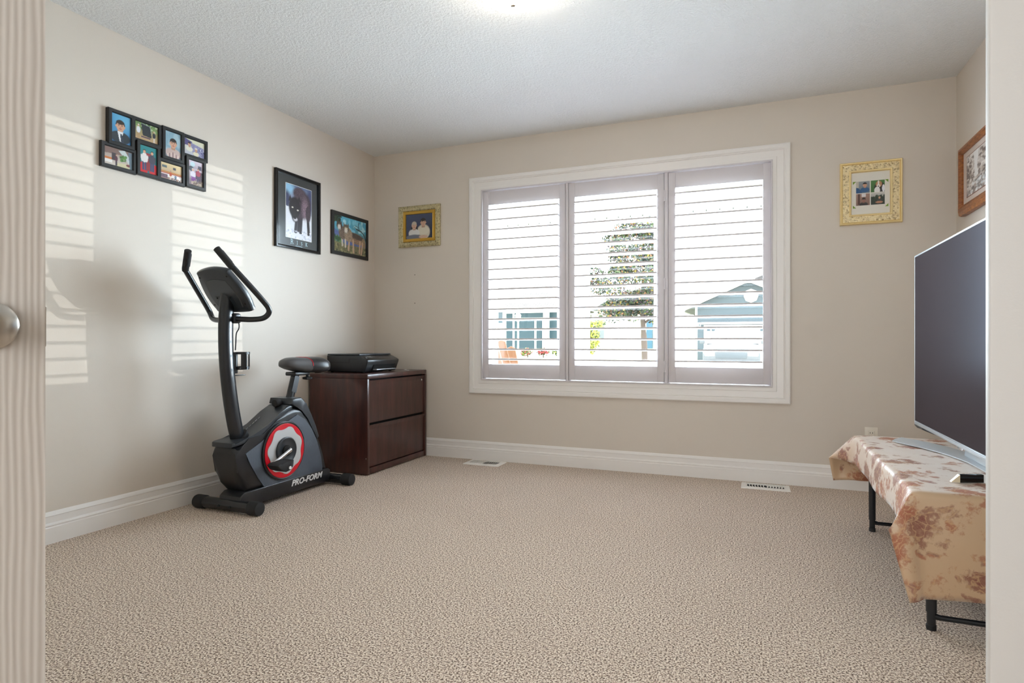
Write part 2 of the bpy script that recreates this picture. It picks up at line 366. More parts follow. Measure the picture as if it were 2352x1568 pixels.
for sg, yy in ((-1, CLY), (1, CLY + 0.016)):
    bm = B(); lathe(bm, [(r, sg * h) for r, h in ((0.033, 0), (0.033, 0.006), (0.012, 0.012), (0.011, 0.028), (0.0275, 0.046), (0.0275, 0.056), (0.008, 0.0665))], (CLX + 0.70, yy, 0.929), 'Y', 24); obj('knob', bm, M_NICKEL, cd_)
DX0, DX1 = -1.30, 0.26
bm = B()
for a in ((XL, DX0, 0, ZC), (DX1, XR, 0, ZC), (DX0, DX1, 2.06, ZC)): box(bm, a[0], a[1], YF - 0.12, YF, a[2], a[3])
obj('wall_front', bm, M_WALL, label='greige wall with the open doorway', cat='wall', **STR)
bm = B(); box(bm, XL, XR, -2.3, -2.2, 0, ZC)
obj('wall_hall', bm, M_HALL, label='white hall wall behind the doorway', cat='wall', **STR)
# door casing
bm = B()
for x0, x1, z0, z1 in ((DX0 - 0.08, DX0, 0, 2.14), (DX1, DX1 + 0.08, 0, 2.14), (DX0, DX1, 2.06, 2.14)): box(bm, x0, x1, YF, YF + 0.016, z0, z1, 0.003)
obj('trim_1', bm, M_TRIM, label='white casing around the doorway', cat='door casing', **STR)

# baseboards: stepped colonial profile (depth, height)
BP = [(0, 0), (0.016, 0), (0.016, 0.072), (0.0135, 0.076), (0.0155, 0.083), (0.0125, 0.090), (0.0085, 0.093), (0.0085, 0.120), (0.0105, 0.124), (0.0085, 0.128), (0.0065, 0.137), (0.003, 0.142), (0, 0.142)]
def baseboard(name, axis, a, b, fn, label):
    b2 = B(); va = []; vb = []
    for d, h in BP: va.append(b2.verts.new(fn(a, d, h))); vb.append(b2.verts.new(fn(b, d, h)))
    n = len(BP)
    for i in range(n): b2.faces.new((va[i], vb[i], vb[(i + 1) % n], va[(i + 1) % n]))
    b2.faces.new(va[::-1]); b2.faces.new(vb)
    obj(name, b2, M_TRIM, label=label, cat='baseboard', smooth=25, **STR)
baseboard('baseboard_left', 1, YF, YB, lambda s, d, h: Vector((XL + d, s, h)), 'white moulded baseboard behind the exercise bike')
baseboard('baseboard_back', 0, XL + 0.016, XR - 0.016, lambda s, d, h: Vector((s, YB - d, h)), 'white moulded baseboard under the window')
baseboard('baseboard_right', 1, YF, YB, lambda s, d, h: Vector((XR - d, s, h)), 'white moulded baseboard behind the draped table')

# ------------------------------------------------------------------ window with casing, frame, panes
win = empty('window_1', (-0.94, YB, WZ0), 'wide three-part window with white moulded casing', 'window', kind='structure')
fB = WALLMAP['B']
bm = B(); rings(bm, fB, -2.064, 0.190, 0.510, 2.164, [(0, 0), (0, 0.020), (0.006, 0.024), (0.026, 0.024), (0.031, 0.019), (0.036, 0.021), (0.040, 0.015), (0.078, 0.012), (0.080, 0.016), (0.104, 0.016), (0.104, -0.02)])
obj('casing', bm, M_TRIM, win, smooth=20)
bm = B(); rings(bm, fB, -1.963, 0.087, 0.614, 2.066, [(0, 0.016), (0.0, 0.022), (0.004, 0.024), (0.010, 0.024), (0.010, -0.045), (0, -0.045)])
box(bm, -1.956, -1.940, YB + 0.031, YB + 0.045, 0.624, 2.056); box(bm, 0.064, 0.080, YB + 0.031, YB + 0.045, 0.624, 2.056); obj('shutter_frame', bm, M_SHUT, win, smooth=20)
for x0, x1 in ((-1.293, -1.273), (-0.590, -0.567)):
    bm = B(); box(bm, x0, x1, YB - 0.004, YB + 0.045, 0.624, 2.056, 0.002); box(bm, x0 - 0.012, x1 + 0.012, YB + 0.031, YB + 0.045, 0.624, 2.056); obj('post', bm, M_SHUT, win)
bm = B(); rings(bm, lambda u, v, d: Vector((u, YB + d, v)), WX0, WX1, WZ0, WZ1, [(0, 0.045), (0.006, 0.045), (0.006, 0.22), (0, 0.22)])
obj('reveal', bm, M_TRIM, win, smooth=20)
LIGHTS = ((-1.930, -1.384), (-1.184, -0.662), (-0.502, 0.060))
bm = B(); rings(bm, lambda u, v, d: Vector((u, YB + d, v)), WX0, WX1, WZ0, WZ1, [(0.006, 0.13), (0.055, 0.13), (0.055, 0.20), (0.006, 0.20)])
obj('outer_frame', bm, M_OUTW, win, smooth=20)
for x0, x1 in ((-1.384, -1.184), (-0.662, -0.502)):
    bm = B(); box(bm, x0, x1, YB + 0.13, YB + 0.20, WZ0 + 0.055, WZ1 - 0.055, 0.003); obj('mullion', bm, M_OUTW, win)
for x0, x1 in LIGHTS:
    bm = B(); rings(bm, lambda u, v, d: Vector((u, YB + d, v)), x0, x1, WZ0 + 0.055, WZ1 - 0.055, [(0, 0.145), (0.022, 0.145), (0.026, 0.16), (0.026, 0.175), (0, 0.175)])
    s_ = obj('sash', bm, M_OUTW, win, smooth=20)
    bm = B(); box(bm, x0 + 0.024, x1 - 0.024, YB + 0.162, YB + 0.166, WZ0 + 0.079, WZ1 - 0.079); obj('pane', bm, M_GLASS, s_, smooth=0)

# plantation shutters: each panel a thing, each louvre a part
ST, TH = 0.046, 0.030
PANELS = ((-1.952, -1.296, 'L', 'white louvred shutter panel beside the small gilt portrait frame'),
          (-1.270, -0.593, 'R', 'white louvred shutter panel between two others, with the maple tree behind it'),
          (-0.564, 0.076, 'R', 'white louvred shutter panel beside the square pale gold frame'))
Z0, Z1, ZO0, ZO1 = 0.627, 2.053, 0.735, 1.949
for x0, x1, hs, lab in PANELS:
    pn = empty('louvred_shutter', ((x0 + x1) / 2, YB + 0.01, Z0), lab, 'shutter', 'plantation shutter panels')
    y0, y1 = YB - 0.002, YB - 0.002 + TH
    for a, b in ((x0, x0 + ST), (x1 - ST, x1)):
        bm = B(); box(bm, a, b, y0, y1, Z0, Z1, 0.002); obj('stile', bm, M_SHUT, pn)
    for a, b in ((Z0, ZO0), (ZO1, Z1)):
        bm = B(); box(bm, x0 + ST, x1 - ST, y0 + 0.003, y1 - 0.003, a, b, 0.0015); obj('rail', bm, M_SHUT, pn)
    # louvre blade: flat ellipse section, leaning a little down towards the glass
    tilt = math.radians(2.5); first = None
    for i in range(16):
        zc = 1.905 - 0.0754 * i - 0.002; org = Vector(((x0 + x1) / 2, YB + 0.013, zc))
        if first is None:
            b2 = B(); sec = []
            for u, v in ((-0.0445, -0.0050), (-0.0437, -0.0056), (-0.02, -0.0060), (0.02, -0.0060), (0.0437, -0.0056), (0.0445, -0.0050), (0.0445, 0.0050), (0.0437, 0.0056), (0.02, 0.0060), (-0.02, 0.0060), (-0.0437, 0.0056), (-0.0445, 0.0050)):
                sec.append((u * math.cos(tilt) + v * math.sin(tilt), -u * math.sin(tilt) + v * math.cos(tilt)))
            prism(b2, [(org.y + p[0], org.z + p[1]) for p in sec], 0, x0 + ST + 0.002, x1 - ST - 0.002)
            first = obj('louvre', b2, M_SHUT, pn, smooth=30); off = W(first) - org
        else: again('louvre', first, org + off, pn)
    for zh in (0.735, 1.30, 1.90):                         # hinge leaves
        xh = x0 - 0.006 if hs == 'L' else x1 + 0.006
        bm = B(); box(bm, xh - 0.007, xh + 0.007, YB - 0.007, YB - 0.001, zh - 0.038, zh + 0.038, 0.001)
        tube(bm, [(xh, YB - 0.008, zh - 0.038), (xh, YB - 0.008, zh + 0.038)], 0.004, 8); obj('hinge', bm, M_SHUT, pn)

# ------------------------------------------------------------------ open door at the frame edge
fz = 0.88; fe = Vector((-1.0975 * fz, 0.632 * fz, 0)); DW = 0.762      # free edge on the line of sight at the picture's edge
dv = Vector((math.sin(math.radians(23)), math.cos(math.radians(23)), 0)); hg = fe - dv * DW
door = empty('door_1', hg, 'open white grained door with a nickel knob', 'door', kind='structure')
door.rotation_euler = (0, 0, math.atan2(dv.y, dv.x))
DROT = Matrix.Rotation(math.atan2(dv.y, dv.x), 4, 'Z')
def dobj(name, bm, m, parent=None, **kw):                  # built in door space: x along the leaf, visible face at y = -0.0175
    o = obj(name, bm, m, None, **kw); loc = o.location.copy(); o.parent = parent or door
    if parent is not None: o.location = loc - parent.location
    return o
bm = B()
for a in ((0, 0.11, 0.012, 2.03), (DW - 0.11, DW, 0.012, 2.03), (0.11, DW - 0.11, 0.012, 0.24), (0.11, DW - 0.11, 0.86, 1.02), (0.11, DW - 0.11, 1.90, 2.03), (0.326, 0.436, 0.24, 0.86), (0.326, 0.436, 1.02, 1.90)):
    box(bm, a[0], a[1], -0.0175, 0.0175, a[2], a[3])
dobj('leaf', bm, M_DOOR, smooth=20)
for a in ((0.11, 0.326, 0.24, 0.86), (0.436, DW - 0.11, 0.24, 0.86), (0.11, 0.326, 1.02, 1.90), (0.436, DW - 0.11, 1.02, 1.90)):
    bm = B(); box(bm, a[0], a[1], -0.008, 0.008, a[2], a[3]); box(bm, a[0] + 0.03, a[1] - 0.03, -0.014, 0.014, a[2] + 0.03, a[3] - 0.03, 0.006, 1); dobj('panel', bm, M_DOOR, smooth=20)
for sgn in (-1, 1):
    bm = B(); prof = [(0.033, 0), (0.033, 0.006), (0.028, 0.010), (0.012, 0.012), (0.011, 0.028), (0.020, 0.034), (0.0275, 0.046), (0.0275, 0.056), (0.020, 0.064), (0.008, 0.0665)]
    lathe(bm, [(r, sgn * (0.0175 + h)) for r, h in prof], (DW - 0.062, 0, 0.929), 'Y', 28); dobj('knob', bm, M_NICKEL, smooth=40)
bm = B(); box(bm, DW - 0.0005, DW + 0.0015, -0.012, 0.012, 0.90, 0.957); dobj('latch_plate', bm, M_NICKEL)

# ------------------------------------------------------------------ ceiling light
def dome(loc, label):
    L = empty('ceiling_light', loc, label, 'ceiling light')
    x, y, z = loc
    b2 = B(); lathe(b2, [(0.10, 0), (0.165, -0.004), (0.170, -0.018), (0.164, -0.026), (0.10, -0.026)], (x, y, z), 'Z', 40); obj('rim', b2, M_NICKEL, L)
    b2 = B(); lathe(b2, [(0.158, -0.022), (0.156, -0.035), (0.140, -0.062), (0.105, -0.086), (0.06, -0.099), (0.02, -0.104)], (x, y, z), 'Z', 40); obj('glass_dome', b2, M_LAMP, L, smooth=60)
    b2 = B(); lathe(b2, [(0.006, -0.103), (0.011, -0.106), (0.011, -0.110), (0.005, -0.116)], (x, y, z), 'Z', 14); obj('finial', b2, M_NICKEL, L)
    return L
dome((-0.962, 2.37, ZC), 'glowing opal glass dome light flush on the stippled ceiling')

# ------------------------------------------------------------------ printed pictures (ink colours on a fine grid)
def lin(c): return np.array(S(*c), dtype=np.float32)
class Ink:
    def __init__(s, w, h, top, bot=None, seed=1):
        s.w, s.h = w, h; s.rng = np.random.default_rng(seed)
        s.x, s.y = np.meshgrid((np.arange(w) + .5) / w, (np.arange(h) + .5) / h); s.asp = w / h
        a, b = lin(top), lin(bot or top); s.c = (b + (a - b) * s.y[..., None]).astype(np.float32)
    def put(s, mask, col, amt=1.0, grain=0.0):
        m = np.clip(mask, 0, 1)[..., None] * amt; c = lin(col) * np.ones_like(s.c)
        if grain: c = c * (1 + grain * (s.rng.random((s.h, s.w, 1)) - .5) * 2)
        s.c = s.c * (1 - m) + np.clip(c, 0, 1) * m; return s
    def ell(s, cx, cy, rx, ry, col, rot=0, soft=0.12, amt=1, grain=0, half=None):
        a = math.radians(rot); dx = (s.x - cx) * s.asp; dy = s.y - cy
        u = (dx * math.cos(a) + dy * math.sin(a)) / (rx * s.asp); v = (-dx * math.sin(a) + dy * math.cos(a)) / ry
        m = (1 - np.sqrt(u * u + v * v)) / soft + .5
        return s.put(m, col, amt, grain)
    def poly(s, pts, col, amt=1, grain=0):
        ins = np.zeros_like(s.x, dtype=bool); n = len(pts)
        for i in range(n):
            (x0, y0), (x1, y1) = pts[i], pts[(i + 1) % n]
            if y0 == y1: continue
            k = ((y0 > s.y) != (y1 > s.y)) & (s.x < (x1 - x0) * (s.y - y0) / (y1 - y0) + x0); ins ^= k
        return s.put(ins.astype(np.float32), col, amt, grain)
    def rect(s, x0, x1, y0, y1, col, amt=1, grain=0): return s.poly([(x0, y0), (x1, y0), (x1, y1), (x0, y1)], col, amt, grain)
    def blotch(s, x0, x1, y0, y1, cols, n, r):
        for _ in range(n):
            s.ell(s.rng.uniform(x0, x1), s.rng.uniform(y0, y1), r * s.rng.uniform(.5, 1.3) / max(s.asp, .3), r * s.rng.uniform(.5, 1.3), cols[s.rng.integers(len(cols))], soft=.5)
        return s
    def stroke(s, pts, wdt, col):
        P = pts
        for i in range(len(P) - 1):
            (x0, y0), (x1, y1) = P[i], P[i + 1]; dx, dy = (x1 - x0) * s.asp, y1 - y0; L2 = dx * dx + dy * dy + 1e-9
            tt = np.clip((((s.x - x0) * s.asp) * dx + (s.y - y0) * dy) / L2, 0, 1)
            d = np.hypot((s.x - x0) * s.asp - tt * dx, s.y - y0 - tt * dy); s.put((wdt - d) / (wdt * .5) + .5, col)
        return s
    def person(s, cx, base, hgt, top, legs, skin=(206, 160, 132), hair=(50, 36, 30), wid=1.0):
        k = hgt / s.asp * wid
        s.rect(cx - .10 * k, cx - .015 * k, base, base + .45 * hgt, legs); s.rect(cx + .015 * k, cx + .10 * k, base, base + .45 * hgt, legs)
        s.ell(cx, base + .62 * hgt, .14 * k, .24 * hgt, top); s.ell(cx - .14 * k, base + .58 * hgt, .045 * k, .18 * hgt, top, 8); s.ell(cx + .14 * k, base + .58 * hgt, .045 * k, .18 * hgt, top, -8)
        s.ell(cx, base + .935 * hgt, .075 * k, .085 * hgt, hair); s.ell(cx, base + .905 * hgt, .066 * k, .075 * hgt, skin); return s
    def bust(s, cx, cy, r, shirt, skin=(206, 158, 130), hair=(44, 34, 30), jacket=None):
        rx = r / s.asp
        s.ell(cx, cy - 2.35 * r, 2.0 * rx, 1.25 * r, jacket or shirt); s.poly([(cx - .55 * rx, cy - .7 * r), (cx + .55 * rx, cy - .7 * r), (cx + .5 * rx, cy - 1.5 * r), (cx - .5 * rx, cy - 1.5 * r)], tuple(int(v * .88) for v in skin))
        if jacket: s.poly([(cx - .6 * rx, cy - 1.15 * r), (cx + .6 * rx, cy - 1.15 * r), (cx + .1 * rx, cy - 3.2 * r), (cx - .1 * rx, cy - 3.2 * r)], shirt)
        s.ell(cx, cy + .22 * r, .92 * rx, 1.05 * r, hair); s.ell(cx - .82 * rx, cy - .1 * r, .16 * rx, .26 * r, skin); s.ell(cx + .82 * rx, cy - .1 * r, .16 * rx, .26 * r, skin)
        s.ell(cx, cy - .12 * r, .78 * rx, 1.02 * r, skin); s.ell(cx, cy + .75 * r, .8 * rx, .42 * r, hair)
        for e in (-1, 1):
            s.ell(cx + e * .32 * rx, cy + .05 * r, .11 * rx, .07 * r, (40, 30, 28)); s.ell(cx + e * .33 * rx, cy + .24 * r, .2 * rx, .05 * r, hair)
        s.ell(cx, cy - .25 * r, .1 * rx, .17 * r, tuple(int(v * .84) for v in skin)); s.ell(cx, cy - .58 * r, .3 * rx, .075 * r, (170, 84, 80)); return s
def print_obj(name, ink, fn, u0, u1, v0, v1, d, parent, flip=False, label=None):
    w, h = ink.w, ink.h; us = np.linspace(u0, u1, w); vs = np.linspace(v0, v1, h)
    if flip: us = us[::-1]
    c0 = fn((u0 + u1) / 2, v0, d)
    V = [tuple(fn(u, v, d) - c0) for v in vs for u in us]
    F = [(j * w + i, j * w + i + 1, (j + 1) * w + i + 1, (j + 1) * w + i) for j in range(h - 1) for i in range(w - 1)]
    me = bpy.data.meshes.new(name); me.from_pydata(V, [], F)
    at = me.attributes.new('ink', 'FLOAT_COLOR', 'POINT'); rgba = np.ones((h, w, 4), np.float32); rgba[..., :3] = np.clip(ink.c, 0, 1)
    at.data.foreach_set('color', rgba.ravel()); me.materials.append(M_PRINT)
    o = link(name, me, c0, parent)
    return props(o, label)

I_boy = Ink(44, 66, (86, 160, 200), (60, 124, 178)).ell(.7, .8, .4, .3, (112, 184, 216), soft=1.2, amt=.6).bust(.46, .60, .17, (230, 232, 236), jacket=(40, 50, 58))
I_boy.poly([(.44, .33), (.54, .33), (.66, .02), (.5, .02)], (52, 60, 74))
I_truck = Ink(62, 42, (92, 128, 74), (190, 156, 118)).blotch(0, 1, .6, 1, [(70, 104, 52), (124, 154, 92), (184, 200, 160)], 40, .07)
I_truck.poly([(.27, .95), (.64, .88), (.72, .25), (.34, .30)], (38, 46, 52)).stroke([(.28, .95), (.64, .88), (.72, .5)], .015, (150, 158, 160)).rect(.28, .66, .16, .24, (92, 70, 90)).person(.16, .06, .78, (222, 224, 230), (176, 146, 106), hair=(240, 240, 240), wid=.8).person(.82, .04, .66, (44, 46, 58), (210, 196, 186), hair=(228, 212, 190), wid=.8)
I_teen = Ink(44, 66, (150, 180, 194), (116, 152, 170)).blotch(0, 1, .1, 1, [(134, 168, 184), (164, 190, 200)], 14, .16).bust(.52, .56, .16, (196, 172, 164))
for k in range(9): I_teen.stroke([(.08 + k * .105, .22 - abs(k - 4) * .03), (.10 + k * .10, 0)], .012, [(116, 84, 92), (230, 214, 204)][k % 2])
I_couple = Ink(62, 42, (224, 222, 190), (186, 186, 200)).poly([(0, .55), (0, 1), (.36, .86), (.5, .62)], (88, 80, 128), grain=.4).poly([(.3, .8), (1, .62), (1, 0), (.45, 0)], (140, 138, 172), grain=.5).bust(.26, .66, .12, (228, 222, 204)).bust(.58, .42, .11, (226, 216, 190), hair=(226, 220, 206)).blotch(.7, 1, .1, .6, [(96, 94, 140), (196, 196, 214)], 16, .06)
I_camp = Ink(64, 42, (150, 122, 108), (210, 200, 190)).poly([(0, .62), (0, 1), (1, 1), (1, .62), (.6, .68)], (128, 104, 96)).poly([(.5, .9), (.72, .98), (.98, .42), (.86, .3)], (196, 204, 204)).rect(0, .26, .30, .44, (196, 116, 60)).rect(0, .28, .14, .30, (236, 232, 228)).rect(.27, .4, .3, .72, (74, 66, 70)).poly([(.4, .2), (1, .3), (1, 0), (.4, 0)], (206, 198, 160)).person(.42, .05, .62, (92, 56, 70), (62, 52, 66), wid=.7).blotch(.56, .76, .36, .66, [(70, 116, 58), (96, 140, 74)], 22, .06).ell(.86, .2, .1, .07, (120, 56, 60)).poly([(.84, .95), (1, .95), (1, 0), (.9, 0)], (104, 122, 136))
I_kids = Ink(44, 66, (44, 136, 140), (40, 112, 122)).ell(.16, .12, .3, .26, (204, 42, 48)).ell(.86, .12, .3, .26, (204, 42, 48)).rect(.3, .72, .1, .74, (150, 56, 60)).person(.28, .1, .74, (226, 222, 220), (56, 70, 104)).person(.72, .1, .74, (70, 70, 84), (56, 78, 112))
I_room = Ink(60, 42, (226, 204, 156), (150, 122, 118)).rect(0, 1, .42, .50, (196, 130, 66)).rect(0, 1, .36, .41, (180, 62, 48)).rect(0, 1, .16, .36, (236, 230, 228)).rect(0, .34, .1, .30, (120, 96, 110), grain=.4).rect(.08, .30, .68, .84, (96, 110, 114)).rect(.58, .72, .66, .82, (84, 84, 92)).person(.47, .05, .52, (196, 94, 66), (236, 214, 200), wid=.9).person(.7, .02, .40, (110, 130, 150), (60, 56, 70)).person(.88, .0, .32, (236, 236, 236), (70, 60, 66)).blotch(.35, 1, 0, .12, [(240, 236, 232), (90, 66, 76)], 20, .03)
I_sofa = Ink(42, 66, (206, 194, 208), (120, 104, 108)).rect(.66, .9, .66, .84, (92, 88, 104)).ell(.3, .84, .16, .1, (190, 214, 222)).ell(.2, .66, .18, .1, (86, 92, 100)).poly([(.5, .62), (1, .58), (1, .18), (.5, .3)], (86, 76, 84), grain=.5).person(.32, .06, .62, (214, 210, 222), (206, 176, 164), hair=(190, 190, 204)).poly([(.2, .36), (.5, .34), (.55, .14), (.22, .16)], (134, 84, 150)).person(.68, .2, .52, (160, 70, 88), (84, 74, 104)).blotch(.3, 1, 0, .2, [(176, 160, 140), (110, 92, 84)], 24, .05)

def wolf_face(k, cx, cy, r, dark, light, ear=True):
    rx = r / k.asp
    if ear:
        for e in (-1, 1): k.poly([(cx + e * .25 * rx, cy + .55 * r), (cx + e * .85 * rx, cy + 1.35 * r), (cx + e * .95 * rx, cy + .2 * r)], dark)
    k.ell(cx, cy, 1.05 * rx, r, dark, grain=.25, soft=.2); k.ell(cx - .05 * rx, cy - .45 * r, .55 * rx, .7 * r, light, soft=.5, grain=.2); k.ell(cx - .08 * rx, cy - .85 * r, .3 * rx, .35 * r, light, soft=.4)
    k.ell(cx - .08 * rx, cy - 1.05 * r, .16 * rx, .13 * r, (16, 14, 16))
    for e in (-1, 1): k.ell(cx + e * .42 * rx, cy + .12 * r, .13 * rx, .1 * r, (214, 190, 120))
I_risk = Ink(72, 110, (92, 110, 146), (224, 226, 236)).ell(.1, .92, .2, .1, (150, 196, 224), soft=.9).ell(.02, .7, .14, .16, (60, 66, 96), soft=.6).poly([(0, .58), (1, .5), (1, 0), (0, 0)], (232, 233, 240), grain=.06).ell(.92, .75, .12, .26, (66, 76, 116), soft=.6)
for pts in ([(.42, .45), (.36, .14)], [(.60, .5), (.56, .15)], [(.84, .5), (.88, .16)], [(.52, .5), (.47, .17)]): I_risk.stroke(pts, .035, (44, 36, 44))
for x_ in (.37, .56, .88): I_risk.ell(x_, .13, .055, .025, (40, 34, 42))
I_risk.ell(.62, .66, .34, .27, (66, 54, 62), rot=-18, grain=.5, soft=.25).ell(.52, .86, .25, .12, (84, 70, 78), grain=.5, soft=.3).ell(.74, .6, .13, .2, (138, 114, 126), grain=.6, soft=.7, amt=.8).ell(.86, .52, .1, .16, (72, 60, 68), grain=.4)
I_risk.ell(.33, .58, .22, .20, (36, 30, 36), grain=.3, soft=.2).ell(.33, .44, .12, .13, (30, 26, 30), soft=.3).ell(.36, .365, .075, .035, (206, 200, 206), soft=.6).ell(.34, .395, .055, .03, (14, 12, 14))
for x_, y_ in ((.25, .575), (.45, .545)): I_risk.ell(x_, y_, .035, .014, (226, 220, 206))
for e in ((.16, .74), (.50, .76)): I_risk.poly([(e[0] - .07, e[1] - .06), (e[0], e[1] + .06), (e[0] + .08, e[1] - .05)], (40, 34, 40))
I_risk.blotch(0, 1, 0, .16, [(206, 208, 222), (246, 246, 250), (186, 190, 204)], 40, .02)
I_two = Ink(96, 72, (92, 176, 202), (70, 92, 78)).blotch(.3, 1, .6, .95, [(126, 200, 218), (168, 218, 226), (74, 160, 194)], 26, .07).poly([(0, .62), (.3, .5), (.6, .44), (1, .4), (1, .2), (0, .2)], (92, 108, 160), grain=.15).blotch(0, .28, .12, .45, [(70, 110, 66), (46, 84, 56), (104, 140, 84)], 40, .05).poly([(0, .28), (.4, .24), (1, .26), (1, 0), (0, 0)], (120, 116, 84), grain=.4).blotch(0, 1, 0, .22, [(92, 90, 66), (160, 152, 112), (70, 76, 56)], 50, .035)
I_two.blotch(0, .2, .82, 1, [(24, 40, 36), (44, 66, 52)], 30, .05).stroke([(1, .45), (.93, .62), (.84, .70), (.68, .74)], .016, (34, 36, 36)).stroke([(.78, .72), (.74, .86), (.76, .94)], .009, (34, 36, 36)).stroke([(.76, .8), (.66, .82)], .008, (34, 36, 36)).stroke([(.70, .74), (.62, .78)], .008, (34, 36, 36))
for pts in ([(.24, .5), (.26, .2)], [(.34, .46), (.35, .18)]): I_two.stroke(pts, .032, (206, 196, 184))
I_two.ell(.27, .54, .12, .18, (120, 104, 92), grain=.4)
wolf_face(I_two, .17, .72, .105, (74, 66, 62), (206, 200, 192))
I_two.ell(.66, .46, .30, .15, (150, 122, 98), rot=-6, grain=.45).ell(.66, .53, .30, .075, (82, 72, 66), rot=-8, grain=.4, soft=.4).ell(.92, .38, .06, .14, (150, 128, 100), rot=12, grain=.3)
for pts in ([(.47, .42), (.44, .10)], [(.58, .40), (.60, .06)], [(.80, .40), (.78, .08)], [(.88, .38), (.84, .05)]): I_two.stroke(pts, .03, (198, 164, 136))
I_two.ell(.44, .52, .12, .19, (160, 140, 118), grain=.4)
wolf_face(I_two, .37, .68, .115, (110, 98, 88), (220, 212, 200))
I_pair = Ink(60, 48, (58, 68, 96), (36, 40, 56)).ell(.1, .5, .5, .6, (76, 86, 118), soft=1.2, amt=.5).ell(.64, .26, .24, .3, (214, 204, 184)).bust(.64, .64, .135, (222, 214, 196), hair=(34, 28, 28), skin=(206, 166, 142)).ell(.30, .18, .19, .28, (196, 192, 186)).ell(.40, .3, .05, .2, (40, 36, 40)).ell(.22, .3, .05, .2, (40, 36, 40)).bust(.31, .54, .125, (226, 224, 220), hair=(200, 188, 170), skin=(214, 174, 150)).ell(.3, .08, .3, .1, (116, 120, 132)).ell(.64, .08, .16, .06, (206, 172, 150))
I_q1 = Ink(34, 32, (150, 156, 158), (90, 110, 130)).rect(0, .2, .4, 1, (196, 190, 176)).bust(.64, .68, .17, (44, 92, 140), hair=(40, 40, 46)).poly([(0, .5), (.2, .45), (.5, 0), (0, 0)], (40, 84, 130))
I_q2 = Ink(34, 32, (76, 128, 62), (58, 104, 50), 3).ell(.62, .4, .36, .46, (40, 36, 36)).ell(.58, .66, .22, .26, (188, 138, 96)).ell(.55, .78, .06, .18, (230, 222, 212)).ell(.55, .52, .12, .14, (232, 226, 218)).ell(.55, .48, .05, .04, (20, 18, 18)).ell(.46, .14, .2, .3, (240, 238, 236)).ell(.9, .3, .1, .3, (236, 236, 240))
I_q3 = Ink(34, 32, (166, 132, 118), (130, 100, 90)).rect(.16, .3, .1, 1, (86, 58, 52)).rect(.4, .72, .72, 1, (226, 222, 222)).bust(.56, .46, .16, (58, 52, 52), hair=(36, 30, 30), skin=(150, 106, 90))
I_q4 = Ink(34, 32, (206, 204, 198), (50, 60, 54)).rect(0, 1, .0, .66, (52, 62, 52), grain=.4).blotch(0, 1, .5, .75, [(44, 58, 44), (66, 80, 60)], 20, .08).person(.62, -.4, 1.05, (74, 70, 62), (50, 50, 50), hair=(190, 140, 116)).ell(.6, .2, .26, .08, (196, 140, 112))
I_etch = Ink(56, 80, (214, 206, 200), (196, 184, 176), 5).blotch(0, 1, 0, 1, [(120, 104, 96), (176, 160, 148), (236, 230, 224), (96, 78, 72)], 260, .035).poly([(.3, 1), (.52, 1), (.46, .62), (.5, .38), (.36, .36), (.34, .7)], (240, 238, 236)).blotch(.2, .9, 0, .3, [(206, 212, 214), (240, 240, 240), (130, 120, 116)], 70, .03)

# ------------------------------------------------------------------ pictures on the walls
fL, fR = WALLMAP['L'], WALLMAP['R']
FP = lambda b, d: [(0, 0), (0, d), (b * .15, d + .002), (b * .7, d + .002), (b, d - .004), (b, 0.002)]
# collage of eight joined frames: (Y0, Y1, z0, z1, stand-off, ink)
coll = empty('collage_frame', (XL + 0.02, 2.24, 1.756), 'black collage of eight joined photo frames on the sunlit wall', 'picture frame')
for y0, y1, z0, z1, dd, ink in ((1.974, 2.108, 1.874, 2.050, 0.006, I_boy), (2.098, 2.262, 1.928, 2.053, 0.0, I_truck), (2.262, 2.393, 1.882, 2.056, 0.006, I_teen), (2.383, 2.551, 1.932, 2.056, 0.0, I_couple),
                                (1.942, 2.122, 1.756, 1.880, 0.0, I_camp), (2.120, 2.250, 1.761, 1.937, 0.006, I_kids), (2.240, 2.404, 1.760, 1.884, 0.0, I_room), (2.405, 2.534, 1.765, 1.939, 0.006, I_sofa)):
    bd = 0.019; bm = B()
    rings(bm, fL, y0, y1, z0, z1, [(0, 0.0), (0, dd + 0.016), (0.002, dd + 0.018), (bd - 0.003, dd + 0.018), (bd, dd + 0.014), (bd, dd + 0.004)])
    fr = obj('frame', bm, M_FRAME, coll, smooth=20)
    print_obj('photo', ink, fL, y0 + bd - .001, y1 - bd + .001, z0 + bd - .001, z1 - bd + .001, dd + 0.010, fr)

# RISK poster
po = empty('framed_poster', (XL, 3.297, 1.535), 'black framed motivational poster of a dark wolf lettered RISK', 'picture frame')
bm = B(); rings(bm, fL, 3.079, 3.514, 1.535, 2.052, [(0, 0), (0, 0.020), (0.002, 0.022), (0.012, 0.022), (0.013, 0.019), (0.015, 0.021), (0.020, 0.018), (0.020, 0.004)]); obj('frame', bm, M_FRAMEG, po, smooth=20)
bm = B(); slab(bm, fL, 3.097, 3.496, 1.553, 2.034, 0.004, 0.008); pb = obj('poster_board', bm, M_DKMAT, po)
bm = B(); slab(bm, fL, 3.176, 3.431, 1.611, 1.979, 0.008, 0.0088); obj('white_border', bm, M_WHITE, po)
print_obj('print', I_risk, fL, 3.179, 3.428, 1.614, 1.976, 0.0095, po)
MI_T = mat('pale_blue_lettering', S(186, 214, 222), 0.4)
def wall_text(body, size, u, v, d, parent, m, fn='L', **kw):
    b2 = text_bm(body, size, **kw)
    for vv in b2.verts: vv.co = WALLMAP[fn](u + vv.co.x, v + vv.co.y, d)
    return obj('lettering', b2, m, parent, smooth=0)
wall_text('R', 0.047, 3.222, 1.573, 0.0092, po, MI_T)
